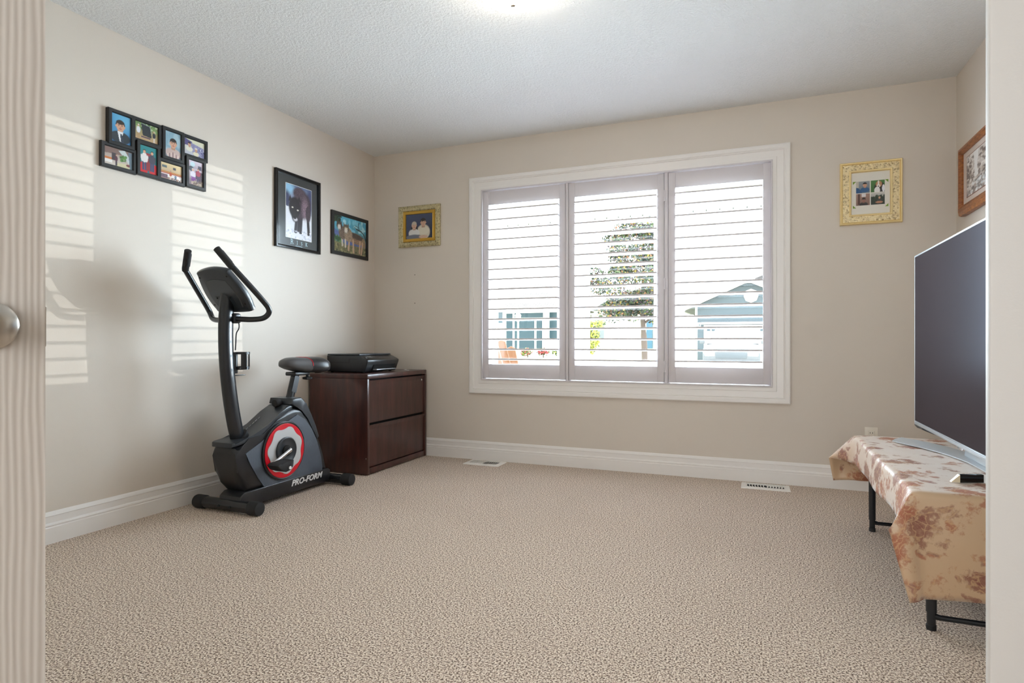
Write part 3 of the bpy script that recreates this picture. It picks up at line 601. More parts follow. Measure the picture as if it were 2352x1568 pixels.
for ch, u in (('I', 3.283), ('S', 3.322), ('K', 3.367)): wall_text(ch, 0.034, u, 1.575, 0.0092, po, MI_T)
for u, v, w_s in ((3.2265, 1.5735, 0.013), (3.2265, 1.6055, 0.011), (3.2455, 1.5735, 0.010), (3.2858, 1.5755, 0.011), (3.2858, 1.5985, 0.011), (3.3712, 1.5755, 0.010), (3.3712, 1.5985, 0.010), (3.3835, 1.5755, 0.009), (3.3825, 1.5985, 0.009)):
    bm = B(); slab(bm, fL, u - w_s / 2, u + w_s / 2, v - 0.0009, v + 0.0009, 0.0089, 0.0093); obj('serif', bm, MI_T, po)
bm = B(); slab(bm, fL, 3.270, 3.336, 1.5625, 1.5655, 0.0088, 0.0093); obj('caption_line', bm, MI_T, po)

# two wolves picture
pw = empty('framed_picture', (XL, 3.87, 1.564), 'black framed colour picture of two grey wolves under blue sky', 'picture frame')
bm = B(); rings(bm, fL, 3.646, 4.098, 1.564, 1.890, [(0, 0), (0, 0.014), (0.002, 0.016), (0.026, 0.016), (0.027, 0.012), (0.027, 0.003)]); obj('frame', bm, M_FRAME, pw, smooth=20)
print_obj('print', I_two, fL, 3.671, 4.073, 1.589, 1.865, 0.009, pw)

# small gilt portrait on the window wall
pg = empty('framed_portrait', (-2.513, YB, 1.667), 'small antique gilt frame with a portrait of two seated boys', 'picture frame')
bm = B(); rings(bm, fB, -2.703, -2.324, 1.667, 1.996, [(0, 0), (0, 0.018), (0.005, 0.023), (0.010, 0.021), (0.014, 0.026), (0.035, 0.022), (0.042, 0.014)]); obj('frame', bm, M_GILT, pg, smooth=25)
bm = B(); rings(bm, fB, -2.703, -2.324, 1.667, 1.996, [(0.042, 0.014), (0.045, 0.018), (0.052, 0.016), (0.062, 0.013), (0.066, 0.015), (0.068, 0.004)]); obj('inner_lip', bm, M_GOLD, pg, smooth=25)
print_obj('photo', I_pair, fB, -2.638, -2.389, 1.732, 1.931, 0.008, pg)

# square pale gold frame with four photographs
pq = empty('square_photo_frame', (0.63, YB, 1.617), 'square pale gold scrolled frame with four small photographs', 'picture frame')
U0, U1, V0, V1 = 0.466, 0.795, 1.617, 1.996
bm = B(); rings(bm, fB, U0, U1, V0, V1, [(0, 0), (0, 0.018), (0.004, 0.022), (0.008, 0.021), (0.010, 0.018), (0.013, 0.021), (0.016, 0.017)]); obj('outer_lip', bm, M_GOLDP, pq, smooth=25)
bm = B(); rings(bm, fB, U0, U1, V0, V1, [(0.016, 0.017), (0.030, 0.019), (0.050, 0.016)]); obj('frame', bm, M_GILTP, pq, smooth=25)
bm = B(); rings(bm, fB, U0, U1, V0, V1, [(0.050, 0.016), (0.053, 0.020), (0.058, 0.019), (0.062, 0.014), (0.064, 0.003)]); obj('inner_lip', bm, M_GOLDP, pq, smooth=25)
bm = B(); slab(bm, fB, U0 + .06, U1 - .06, V0 + .06, V1 - .06, 0.003, 0.006); obj('mat_board', bm, M_CREAM, pq)
for ink, a, b in ((I_q1, 0, 1), (I_q2, 1, 1), (I_q3, 0, 0), (I_q4, 1, 0)):
    u = 0.554 + a * 0.078; v = 1.733 + b * 0.075
    print_obj('photo', ink, fB, u, u + 0.073, v, v + 0.071, 0.0066, pq)
for u, v, su, sv in ((0.537, 1.880, 1, -1), (0.724, 1.880, -1, -1), (0.537, 1.718, 1, 1), (0.724, 1.718, -1, 1)):
    b2 = B(); f_ = [b2.verts.new(fB(*q, 0.0068)) for q in ((u, v), (u + su * 0.018, v), (u, v + sv * 0.018))]; b2.faces.new(f_); obj('paper_corner', b2, M_GREENP, pq, smooth=0)

# oak framed etching on the television wall
pe = empty('framed_etching', (XR, 3.80, 1.597), 'oak framed waterfall etching with a shaped lower rail', 'picture frame')
bm = B(); rings(bm, fR, 3.52, 4.085, 1.622, 1.982, [(0, 0), (0, 0.016), (0.006, 0.024), (0.020, 0.026), (0.026, 0.020), (0.038, 0.014), (0.038, 0.003)]); obj('frame', bm, M_OAK, pe, smooth=25)
bm = B(); prism(bm, [(3.54, 1.626), (3.55, 1.604), (3.575, 1.597), (4.03, 1.597), (4.055, 1.604), (4.065, 1.626)], 0, XR - 0.028, XR, 0.004); obj('lower_rail', bm, M_OAK, pe)
bm = B(); slab(bm, fR, 3.556, 4.049, 1.658, 1.946, 0.003, 0.006); obj('mat_board', bm, M_PINKM, pe)
bm = B(); slab(bm, fR, 3.614, 3.992, 1.690, 1.914, 0.006, 0.0068); obj('inner_line', bm, mat('brown_ink_line', S(130, 84, 66), 0.6), pe)
print_obj('print', I_etch, fR, 3.619, 3.987, 1.694, 1.910, 0.0074, pe, flip=True)

# wall outlet
ol = empty('wall_outlet', (0.635, YB, 0.272), 'ivory duplex wall outlet above the draped table', 'outlet')
bm = B(); box(bm, 0.600, 0.670, YB - 0.006, YB, 0.272, 0.388, 0.003); obj('cover_plate', bm, M_PLATE, ol)
for z in (0.292, 0.338):
    bm = B(); box(bm, 0.618, 0.652, YB - 0.008, YB - 0.005, z, z + 0.028, 0.004); rc = obj('socket', bm, M_PLATE, ol)
    for x in (0.628, 0.641):
        bm = B(); box(bm, x - 0.0012, x + 0.0012, YB - 0.0085, YB - 0.0075, z + 0.012, z + 0.021); obj('slot', bm, M_GAP, rc)
bm = B(); lathe(bm, [(0.003, 0), (0.003, -0.0015)], (0.635, YB - 0.006, 0.330), 'Y', 10); obj('screw', bm, M_NICKEL, ol)

# floor registers
for x0, x1, y0, y1, lab in ((-2.025, -1.742, 3.995, 4.165, 'white metal floor register next to the filing cabinet'), (-0.098, 0.184, 3.992, 4.142, 'white metal floor register near the draped table')):
    vt = empty('floor_register', ((x0 + x1) / 2, (y0 + y1) / 2, 0), lab, 'floor vent', 'floor registers under the window')
    bm = B(); fn = lambda u, v, d: Vector((u, v, d))
    rings(bm, fn, x0, x1, y0, y1, [(0, 0.0), (0.004, 0.006), (0.030, 0.009), (0.032, 0.0015)]); obj('frame', bm, M_VENT, vt, smooth=20)
    bm = B(); box(bm, x0 + .03, x1 - .03, y0 + .03, y1 - .03, 0.0005, 0.0015); obj('well', bm, M_GAP, vt)
    nsl = 14; src = None
    for i in range(nsl):
        xs = x0 + 0.036 + (x1 - x0 - 0.072) * i / (nsl - 1); lean = -1 if i < nsl / 2 else 1
        b2 = B(); cv = [(xs + lean * 0.007 * (1 - (2 * k / 6 - 1) ** 2), y0 + 0.031 + (y1 - y0 - 0.062) * k / 6) for k in range(7)]
        top = [b2.verts.new((p[0], p[1], 0.0085)) for p in cv]; bot = [b2.verts.new((p[0] - lean * 0.005, p[1], 0.002)) for p in cv]; top2 = [b2.verts.new((p[0] + 0.0045, p[1], 0.0085)) for p in cv]
        for k in range(6):
            b2.faces.new((top[k], top[k + 1], bot[k + 1], bot[k])); b2.faces.new((top[k], top2[k], top2[k + 1], top[k + 1]))
        obj('slat', b2, M_VENT, vt)

# ------------------------------------------------------------------ lateral filing cabinet
CX0, CX1, CY0, CY1, CH = -2.925, -2.437, 3.394, 4.172, 0.684
cab = empty('filing_cabinet', ((CX0 + CX1) / 2, (CY0 + CY1) / 2, 0), 'dark mahogany two drawer filing cabinet with a printer on top', 'cabinet')
bm = B(); box(bm, CX0, CX1, CY0, CY1, CH - 0.032, CH, 0.004, 3); obj('top', bm, M_MAHO, cab)
for a, b in ((CY0, CY0 + 0.022), (CY1 - 0.022, CY1)):
    bm = B(); box(bm, CX0, CX1, a, b, 0.004, CH - 0.032, 0.002); obj('side_panel', bm, M_MAHO, cab)
bm = B(); box(bm, CX0, CX0 + 0.012, CY0 + 0.022, CY1 - 0.022, 0.01, CH - 0.032); obj('back_panel', bm, M_MAHO, cab)
bm = B(); box(bm, CX0 + 0.02, CX1 - 0.004, CY0 + 0.022, CY1 - 0.022, 0.006, 0.046, 0.002); obj('plinth', bm, M_MAHO, cab)
bm = B(); box(bm, CX0 + 0.012, CX1 - 0.03, CY0 + 0.022, CY1 - 0.022, 0.046, CH - 0.032); obj('drawer_cavity', bm, M_GAP, cab)
for z0, z1 in ((0.052, 0.338), (0.352, 0.642)):
    xf = CX1 - 0.010
    pr = [(xf - 0.018, z0), (xf - 0.002, z0), (xf, z0 + 0.004), (xf, z1 - 0.034), (xf + 0.002, z1 - 0.022), (xf + 0.007, z1 - 0.010), (xf + 0.008, z1 - 0.003), (xf + 0.004, z1), (xf - 0.001, z1 - 0.004), (xf - 0.006, z1 - 0.018), (xf - 0.018, z1 - 0.02)]
    bm = B(); prism(bm, pr, 1, CY0 + 0.026, CY1 - 0.026); obj('drawer', bm, M_MAHO, cab, smooth=30)
bm = B(); lathe(bm, [(0.008, 0), (0.008, 0.004), (0.006, 0.0055)], (CX1 - 0.010, CY1 - 0.062, 0.607), 'X', 16); obj('lock', bm, M_CHROME, cab)
bm = B(); lathe(bm, [(0.004, 0), (0.004, -0.002)], (CX1 - 0.012, CY0, 0.115), 'Y', 10); obj('screw_cap', bm, M_NICKEL, cab)

# ------------------------------------------------------------------ printer
PY0, PY1 = 3.540, 3.935; PZ = CH + 0.006
pr_ = empty('printer', (-2.715, 3.735, CH), 'black inkjet printer on the mahogany filing cabinet', 'printer')
bm = B(); prism(bm, [(-2.895, PZ + 0.004), (-2.890, PZ), (-2.572, PZ), (-2.562, PZ + 0.012), (-2.538, PZ + 0.074), (-2.540, PZ + 0.084), (-2.552, PZ + 0.092), (-2.612, PZ + 0.117), (-2.895, PZ + 0.117)], 1, PY0, PY1, 0.006); body = obj('body', bm, M_BLK, pr_, smooth=30)
bm = B(); box(bm, -2.893, -2.612, PY0 + 0.002, PY1 - 0.002, PZ + 0.118, PZ + 0.128, 0.004); obj('scanner_lid', bm, M_GREY, pr_)
bm = B(); box(bm, -2.893, -2.70, PY0 - 0.0012, PY0 + 0.002, PZ + 0.066, PZ + 0.0675); box(bm, -2.70, -2.6985, PY0 - 0.0012, PY0 + 0.002, PZ + 0.066, PZ + 0.092); box(bm, -2.70, -2.62, PY0 - 0.0012, PY0 + 0.002, PZ + 0.0905, PZ + 0.092); obj('seam', bm, M_GAP, body)
bm = B(); prism(bm, [(-2.566, PZ + 0.008), (-2.555, PZ + 0.008), (-2.540, PZ + 0.050), (-2.551, PZ + 0.050)], 1, PY0 + 0.075, PY1 - 0.05); obj('paper_slot', bm, M_GAP, pr_)
bm = B(); box(bm, -2.575, -2.520, PY0 + 0.08, PY1 - 0.07, PZ + 0.013, PZ + 0.019, 0.002); obj('paper_tray', bm, M_SILVTV, pr_)
def slope_patch(y0, y1, a, b, m, name):                   # lies on the sloped control panel
    p = lambda t_, y: Vector((-2.552 + (-0.060) * t_, y, PZ + 0.092 + 0.025 * t_)) + Vector((0.0006, 0, 0.0014))
    b2 = B(); v = [b2.verts.new(p(a, y0)), b2.verts.new(p(a, y1)), b2.verts.new(p(b, y1)), b2.verts.new(p(b, y0))]; b2.faces.new(v); obj(name, b2, m, pr_, smooth=0)
slope_patch(PY0 + 0.055, PY0 + 0.105, 0.25, 0.8, mat('dim_lcd', S(96, 96, 96), 0.2), 'display')
slope_patch(PY0 + 0.02, PY0 + 0.03, 0.2, 0.4, M_SILV, 'power_button')
slope_patch(PY0 + 0.115, PY0 + 0.145, 0.3, 0.75, M_GREY, 'keypad')
for x in (-2.87, -2.60):
    for y in (PY0 + 0.03, PY1 - 0.03):
        bm = B(); lathe(bm, [(0.01, CH), (0.01, PZ + 0.002)], (x, y, 0), 'Z', 12); obj('foot', bm, M_BLKM, pr_)
bm = B(); tube(bm, catmull([(-2.893, 3.60, PZ + 0.03), (-2.905, 3.585, PZ + 0.024), (-2.907, 3.55, PZ + 0.008), (-2.905, 3.48, CH + 0.004), (-2.90, 3.42, CH + 0.004)], 5), 0.0035, 8); obj('power_cord', bm, M_BLKM, pr_)
for k, (x, y, a, w, h, lab) in enumerate(((-2.50, 3.965, 0.3, 0.03, 0.022, 'crumpled white paper slip beside the printer tray'), (-2.56, 4.08, 1.1, 0.024, 0.012, 'tiny folded white slip at the corner of the cabinet top'))):
    b2 = B(); pts = [(-w, -h), (0, -h * 1.1), (w, -h * .8), (w * .9, h), (0, h * .9), (-w * .9, h)]; zz = [0.001, 0.005, 0.001, 0.003, 0.006, 0.001]
    q = [b2.verts.new((x + p[0] * math.cos(a) - p[1] * math.sin(a), y + p[0] * math.sin(a) + p[1] * math.cos(a), CH + zz[i] * .8)) for i, p in enumerate(pts)]
    b2.faces.new((q[0], q[1], q[4], q[5])); b2.faces.new((q[1], q[2], q[3], q[4])); bmesh.ops.solidify(b2, geom=b2.faces[:], thickness=0.0006)
    obj('paper_slip', b2, M_WHITE, label=lab, cat='paper', smooth=0)

# ------------------------------------------------------------------ exercise bike (centre plane XB, rider faces -Y)
XB, XS = -2.612, -2.530
bike = empty('exercise_bike', (XB, 2.75, 0), 'black upright exercise bike with a red and silver drive disc', 'exercise bike')
yz = lambda x, y, X=XS: (lambda p: (p.y, p.z))(onX(x, y, X))
def stabil(name, Y, x0, x1, r=0.031):
    b2 = B(); tube(b2, [(x0, Y, r + 0.006), (x1, Y, r + 0.006)], r, 20); s = obj(name, b2, M_TUBE, bike)
    for x, e in ((x0, -1), (x1, 1)):
        b2 = B(); lathe(b2, [(0.030, e * -0.062), (0.0365, e * -0.055), (0.0365, 0), (0.034, e * 0.008), (0.02, e * 0.009)], (x, Y, 0.0365), 'X', 24); obj('end_cap', b2, M_BLKM, s)
    return s
stabil('front_stabilizer', 2.402, XB - 0.222, XB + 0.210)
stabil('rear_stabilizer', 3.135, XB - 0.235, XB + 0.235, 0.029)
for x in (-0.06, 0.02):
    bm = B(); lathe(bm, [(0.007, -0.032), (0.007, -0.036), (0.004, -0.038)], (XB + x + 0.02, 2.402, 0.036), 'Y', 10); obj('bolt', bm, M_BLKM, bike)
# long base beam with a stepped front foot plate
bm = B(); prism(bm, [(2.395, 0.062), (2.40, 0.085), (2.43, 0.105), (3.10, 0.105), (3.12, 0.09), (3.12, 0.03), (3.10, 0.022), (2.46, 0.022), (2.43, 0.04)], 0, XS - 0.145, XS + 0.006, 0.006, 3); obj('base_beam', bm, M_BLK, bike)
# main shell from the photograph's outline on its visible side plane
shell_pts = [(2.452, 0.100), (2.405, 0.150), (2.388, 0.215), (2.372, 0.300), (2.366, 0.338), (2.374, 0.352), (2.47, 0.352), (2.56, 0.395), (2.66, 0.455), (2.745, 0.510), (2.80, 0.520), (2.87, 0.515), (2.915, 0.472), (2.96, 0.400), (3.01, 0.305), (3.05, 0.210), (3.08, 0.110), (3.086, 0.085)]
bm = B(); prism(bm, shell_pts, 0, XB - (XS - XB), XS, 0.034, 6); obj('shell', bm, M_BLK, bike, smooth=40)
# collar plate around the mast foot and the smooth spine
col_pts = [(2.358, 0.350), (2.358, 0.374), (2.37, 0.380), (2.50, 0.386), (2.60, 0.440), (2.70, 0.500), (2.765, 0.536), (2.80, 0.536), (2.80, 0.512), (2.70, 0.468), (2.57, 0.396), (2.49, 0.358)]
bm = B(); prism(bm, col_pts, 0, XB - 0.078, XS - 0.004, 0.014, 4); obj('top_cover', bm, M_GREY, bike, smooth=40)
# rear cover: broad curved strip from the seat collar down the back
rc_o = [(2.775, 0.540), (2.785, 0.572), (2.86, 0.574), (2.885, 0.556), (2.90, 0.535), (2.945, 0.462), (2.985, 0.388), (3.02, 0.318)]
rc_i = [(2.998, 0.300), (2.958, 0.368), (2.915, 0.440), (2.87, 0.500), (2.82, 0.520)]
bm = B(); prism(bm, rc_o + rc_i, 0, XB - 0.088, XS + 0.005, 0.010, 3); obj('rear_cover', bm, M_GREY, bike, smooth=40)
# dimpled side panel
sp = [yz(*q, XS) for q in ((563, 1042), (600, 1014), (640, 982), (682, 951), (700, 962), (716, 984), (728, 1014), (737, 1050), (740, 1072), (738, 1086), (720, 1094), (670, 1108), (611, 1126), (592, 1098), (575, 1068))]
bm = B(); prism(bm, sp, 0, XS - 0.004, XS + 0.0035, 0.002, 1); obj('side_panel', bm, M_SIDE, bike, smooth=30)
# spine lettering dashes (too small to read in the photograph)
for k in range(5):
    tt = 0.25 + k * 0.11; y_ = 2.50 + (2.70 - 2.50) * tt; z_ = 0.388 + (0.502 - 0.388) * tt
    bm = B(); tube(bm, [(XB - 0.03, y_, z_ + 0.001), (XB - 0.03, y_ + 0.014, z_ + 0.009)], 0.0035, 6, ry=0.001); obj('badge_mark', bm, M_WHITE, bike)
# drive disc
DC = (2.712, 0.282)
bm = B(); lathe(bm, [(0.166, 0.0), (0.166, 0.012), (0.160, 0.016), (0.155, 0.014)], (XS, *DC), 'X', 56); obj('disc_rim', bm, M_BLK, bike)
bm = B(); lathe(bm, [(0.154, 0.010), (0.154, 0.017), (0.148, 0.018), (0.05, 0.015)], (XS, *DC), 'X', 56); dsc = obj('drive_disc', bm, M_RED, bike, label='glossy red drive disc')
sc_o = []
for k in range(84):
    a = 2 * math.pi * k / 84; lob = math.cos(7 * (a - 0.35)); r = 0.130 + 0.0075 * math.copysign(abs(lob) ** 0.75, lob)
    sc_o.append((DC[0] + r * math.cos(a), DC[1] + r * math.sin(a)))
bm = B(); prism(bm, sc_o, 0, XS + 0.014, XS + 0.0205, 0.0015, 1); obj('scalloped_plate', bm, M_SILV, dsc, label='silver scalloped plate on the red disc')
bm = B(); lathe(bm, [(0.078, 0.018), (0.078, 0.030), (0.072, 0.034), (0.064, 0.030), (0.045, 0.027), (0.034, 0.026)], (XS, *DC), 'X', 40); obj('hub_dish', bm, M_GREY, dsc)
bm = B(); lathe(bm, [(0.031, 0.025), (0.031, 0.034), (0.026, 0.036)], (XS, *DC), 'X', 28); obj('hub_cap', bm, M_GAP, dsc)
ce = Vector((XS + 0.050, 2.572, 0.225))
for sgn in (1, -1):
    xo = XS + 0.050 if sgn == 1 else XB - (XS - XB) - 0.045
    p1 = Vector((xo, DC[0], DC[1])); p2 = Vector((xo, DC[0] - sgn * 0.140, DC[1] - sgn * 0.057))
    dirv = (p2 - p1).normalized(); b2 = B(); tube(b2, [p1 - dirv * 0.012, p1 + dirv * 0.02, p2 - dirv * 0.01, p2 + dirv * 0.012], [0.013, 0.012, 0.010, 0.009], 12, ry=0.007, side=dirv.cross(Vector((1, 0, 0))))
    tube(b2, [p1 - Vector((sgn * 0.025, 0, 0)), p1 + Vector((sgn * 0.006, 0, 0))], 0.009, 12); ca = obj('crank_arm', b2, M_CHROME, bike)
    px = xo + sgn * 0.055; b2 = B()
    prism(b2, [(p2.y - 0.052, p2.z + 0.012), (p2.y - 0.03, p2.z + 0.022), (p2.y + 0.055, p2.z + 0.020), (p2.y + 0.068, p2.z + 0.026), (p2.y + 0.066, p2.z + 0.004), (p2.y + 0.054, p2.z - 0.004), (p2.y + 0.048, p2.z - 0.026), (p2.y + 0.012, p2.z - 0.032), (p2.y - 0.03, p2.z - 0.014)], 0, min(px - 0.042, px + 0.042), max(px - 0.042, px + 0.042), 0.006, 2)
    pd = obj('pedal', b2, M_BLKM, bike)
    b2 = B(); lathe(b2, [(0.009, 0), (0.009, sgn * 0.003)], (px + sgn * 0.042, p2.y + 0.036, p2.z - 0.012), 'X', 16); obj('strap_button', b2, M_WHITE, pd)
# maker's lettering along the base
bm = text_bm('PRO-FORM', 0.047, shear=0.30, bold=0.0016, depth=0.0006, spacing=1.02)
wmax = max(v.co.x for v in bm.verts); y0t, z0t = 2.772, 0.062
for v in bm.verts: x_, y_, z_ = v.co; v.co = Vector((XS + 0.0072 + z_, y0t + x_ * (0.272 / wmax), z0t + y_))
obj('lettering', bm, M_WHITE, bike, smooth=0, label='white block lettering')
# mast
mp = catmull([(XB, 2.478, 0.33), (XB, 2.440, 0.47), (XB, 2.408, 0.64), (XB, 2.388, 0.82), (XB, 2.384, 0.98), (XB, 2.392, 1.10), (XB, 2.402, 1.165)], 6)
bm = B(); tube(bm, mp, 0.030, 20, ry=0.042, side=(1, 0, 0)); obj('mast', bm, M_TUBE, bike)
bm = B(); tube(bm, [(XB, 2.488, 0.37), (XB, 2.470, 0.395)], 0.037, 24, ry=0.052, side=(1, 0, 0)); obj('mast_boot', bm, M_BLKM, bike)
# sensor cable down the mast
bm = B(); tube(bm, catmull([(XB + 0.03, 2.43, 1.05), (XB + 0.034, 2.440, 1.00), (XB + 0.030, 2.442, 0.975), (XB + 0.022, 2.434, 0.95), (XB + 0.020, 2.432, 0.90), (XB + 0.018, 2.431, 0.86)], 6), 0.003, 8); obj('sensor_cable', bm, M_BLKM, bike)
# handlebar loop
hb = []
HW = lambda s: [(XB + s * 0.02, 2.420, 1.028), (XB + s * 0.12, 2.446, 1.024), (XB + s * 0.185, 2.466, 1.034), (XB + s * 0.214, 2.470, 1.072), (XB + s * 0.207, 2.425, 1.128), (XB + s * 0.170, 2.295, 1.262), (XB + s * 0.160, 2.272, 1.286), (XB + s * 0.135, 2.256, 1.318), (XB + s * 0.100, 2.238, 1.372)]
bm = B(); left = HW(-1)[::-1]; right = HW(1)
tube(bm, catmull(left + right, 7), 0.0145, 14); bar = obj('handlebar', bm, M_TUBE, bike)
for s in (-1, 1):
    h = HW(s); a, b = Vector(h[6]), Vector(h[8]); u = (b - a).normalized()
    bm = B(); tube(bm, [a - u * 0.012, a + u * 0.002, b + u * 0.002, b + u * 0.004], [0.0150, 0.0172, 0.0172, 0.014], 16); gp = obj('grip', bm, M_BLKM, bar)
    sd = Vector((0, 1, 0.25)); sd = (sd - u * sd.dot(u)).normalized(); m0 = a.lerp(b, 0.10) + sd * 0.0155; m1 = a.lerp(b, 0.86) + sd * 0.0155
    bm = B(); tube(bm, [m0, m0.lerp(m1, 0.06), m0.lerp(m1, 0.94), m1], [0.006, 0.011, 0.011, 0.006], 12, ry=[0.003, 0.006, 0.006, 0.003], side=u.cross(sd)); obj('pulse_sensor', bm, M_BLK, gp)
bm = B(); box(bm, XB - 0.026, XB + 0.040, 2.405, 2.452, 1.004, 1.058, 0.010, 3); obj('handlebar_clamp', bm, M_BLK, bike)
# console: rounded shield, back towards the window wall's left, tilted up to the rider
cz = Vector((0, 2.276 - 2.448, 1.274 - 1.058)).normalized(); cn = Vector((0, cz.z, -cz.y)).normalized() * 1.0   # in-plane up, outward normal to rider
if cn.y < 0: cn = -cn
c0 = Vector((XB, 2.448, 1.058))
CH_ = 0.276
def cpt(u, v, d): return c0 + Vector((u, 0, 0)) + cz * v + cn * d
def shield(inset):
    o_ = []
    pts = [(-0.100, 0.004), (0.100, 0.004), (0.128, 0.03), (0.138, 0.10), (0.130, 0.17), (0.110, 0.240), (0.096, 0.264), (0, 0.280), (-0.096, 0.264), (-0.110, 0.240), (-0.130, 0.17), (-0.138, 0.10), (-0.128, 0.03)]
    for p in catmull([(a * (1 - inset), 0.139 + (b - 0.139) * (1 - inset), 0) for a, b in pts], 4, True): o_.append((p.x, p.y))
    return o_
bm = B(); layers = [(0.10, 0.0), (0.02, 0.006), (0.0, 0.014), (0.0, 0.026), (0.03, 0.036), (0.12, 0.040)]
rg = [[bm.verts.new(cpt(a, b, d)) for a, b in shield(i_)] for i_, d in layers]
for i in range(len(rg) - 1):
    n = len(rg[i])
    for k in range(n): bm.faces.new((rg[i][k], rg[i][(k + 1) % n], rg[i + 1][(k + 1) % n], rg[i + 1][k]))
bm.faces.new(rg[0][::-1]); bm.faces.new(rg[-1]); bmesh.ops.triangulate(bm, faces=[f for f in bm.faces if len(f.verts) > 4])
con = obj('console', bm, M_GREY, bike, smooth=40)
bm = B(); sh = shield(0.34); q = [bm.verts.new(cpt(a, b - 0.012, -0.004)) for a, b in sh]; q2 = [bm.verts.new(cpt(a * 1.06, b - 0.012, 0.001)) for a, b in sh]
n = len(q)
for k in range(n): bm.faces.new((q[k], q[(k + 1) % n], q2[(k + 1) % n], q2[k]))
bm.faces.new(q); bmesh.ops.triangulate(bm, faces=[f for f in bm.faces if len(f.verts) > 4]); obj('back_cover', bm, M_GREY, con, smooth=40)
bm = B(); pl_ = [(-0.062, 0.03), (0.05, 0.03), (0.05, 0.115), (-0.062, 0.115)]
va = [bm.verts.new(cpt(a, b, -0.0065)) for a, b in pl_]; vb_ = [bm.verts.new(cpt(a, b, -0.002)) for a, b in pl_]; bm.faces.new(va)
for k in range(4): bm.faces.new((va[k], va[(k + 1) % 4], vb_[(k + 1) % 4], vb_[k]))
obj('battery_door', bm, M_GREY, con, smooth=20)
for a, b, d in ((-0.094, 0.232, 0.001), (0.094, 0.232, 0.001), (-0.05, 0.107, -0.0068), (0.040, 0.107, -0.0068), (-0.108, 0.06, 0.002), (0.108, 0.06, 0.002)):
    c_ = cpt(a, b, d); b2 = B(); tube(b2, [c_, c_ - cn * 0.0025], 0.0045, 10); obj('screw', b2, M_GAP, con)
bm = B(); tube(bm, [(XB, 2.396, 1.14), cpt(0, 0.06, 0.002)], 0.026, 14, ry=0.04, side=(1, 0, 0)); obj('console_bracket', bm, M_BLK, bike)
# cup holder
bm = B(); cc = Vector((XB + 0.012, 2.478, 0))
def arc(r, z0, z1, a0, a1, n_=18, th=0.003):
    for k in range(n_):
        t0, t1 = a0 + (a1 - a0) * k / n_, a0 + (a1 - a0) * (k + 1) / n_
        v = []
        for rr in (r, r - th):
            for a in (t0, t1):
                for z in (z0, z1): v.append(bm.verts.new((cc.x + rr * math.cos(a), cc.y + rr * math.sin(a), z)))
        bm.faces.new((v[0], v[2], v[3], v[1])); bm.faces.new((v[4], v[5], v[7], v[6])); bm.faces.new((v[0], v[1], v[5], v[4])); bm.faces.new((v[2], v[6], v[7], v[3])); bm.faces.new((v[1], v[3], v[7], v[5])); bm.faces.new((v[0], v[4], v[6], v[2]))
arc(0.043, 0.838, 0.850, 0, 2 * math.pi, 32); arc(0.040, 0.758, 0.772, 0, 2 * math.pi, 32)
for a in (-0.75, 0.55, 1.7, 2.9, 4.1): arc(0.0415, 0.768, 0.842, a, a + 0.75, 6)
lathe(bm, [(0.039, 0.755), (0.039, 0.760)], (cc.x, cc.y, 0), 'Z', 28); bmesh.ops.remove_doubles(bm, verts=bm.verts[:], dist=0.0002)
cup = obj('cup_holder', bm, M_BLK, bike, smooth=35)
bm = B(); box(bm, XB - 0.012, XB + 0.016, 2.425, 2.450, 0.735, 0.850, 0.003); obj('mount', bm, M_BLK, cup)
bm = B(); box(bm, XB - 0.01, XB + 0.02, 2.436, 2.500, 0.722, 0.727, 0.002); obj('hook', bm, M_GREY, cup)
# seat post, collar knob, saddle
bm = B(); tube(bm, [(XB, 2.845, 0.53), (XB, 2.905, 0.715)], 0.021, 4 * 4, ry=0.027, side=(1, 0, 0)); sp_ = obj('seat_post', bm, M_TUBE, bike)
bm = B(); box(bm, XB + 0.0205, XB + 0.0215, 2.86, 2.90, 0.60, 0.70); bmesh.ops.rotate(bm, verts=bm.verts[:], cent=(XB, 2.88, 0.64), matrix=Matrix.Rotation(-0.31, 3, 'X')); obj('height_scale', bm, M_GREY, sp_)
bm = B(); lathe(bm, [(0.010, 0.02), (0.012, -0.02), (0.020, -0.024), (0.024, -0.035), (0.024, -0.056), (0.020, -0.064), (0.008, -0.067)], (XB + 0.005, 2.790, 0.548), 'Y', 22); obj('height_knob', bm, M_BLKM, bike)
secs = [(2.800, 0.030, 0.764, 0.786), (2.815, 0.050, 0.750, 0.800), (2.850, 0.062, 0.738, 0.810), (2.900, 0.076, 0.727, 0.812), (2.950, 0.098, 0.718, 0.810), (3.000, 0.118, 0.713, 0.812), (3.050, 0.126, 0.711, 0.812), (3.085, 0.118, 0.714, 0.804), (3.110, 0.090, 0.724, 0.788), (3.122, 0.045, 0.738, 0.768)]
bm = B(); R_ = []
for Y, w, zb, zt in secs:
    r = []
    for k in range(24):
        a = 2 * math.pi * k / 24; ca_, sa_ = math.cos(a), math.sin(a)
        x = w * math.copysign(abs(ca_) ** 0.7, ca_); zmid = zb + (zt - zb) * 0.42
        z = zmid + (zt - zmid) * abs(sa_) ** 0.8 if sa_ >= 0 else zmid - (zmid - zb) * abs(sa_) ** 0.6
        r.append(bm.verts.new((XB + x, Y, z)))
    R_.append(r)
for i in range(len(R_) - 1):
    for k in range(24):
        f = bm.faces.new((R_[i][k], R_[i][(k + 1) % 24], R_[i + 1][(k + 1) % 24], R_[i + 1][k])); f.material_index = 1 if i < 4 else 0
bm.faces.new(R_[0][::-1]).material_index = 1; bm.faces.new(R_[-1])
seat = obj('saddle', bm, [M_LEATH, M_LEATG], bike, smooth=60)
bm = B(); se = []
Y, w, zb, zt = secs[4]
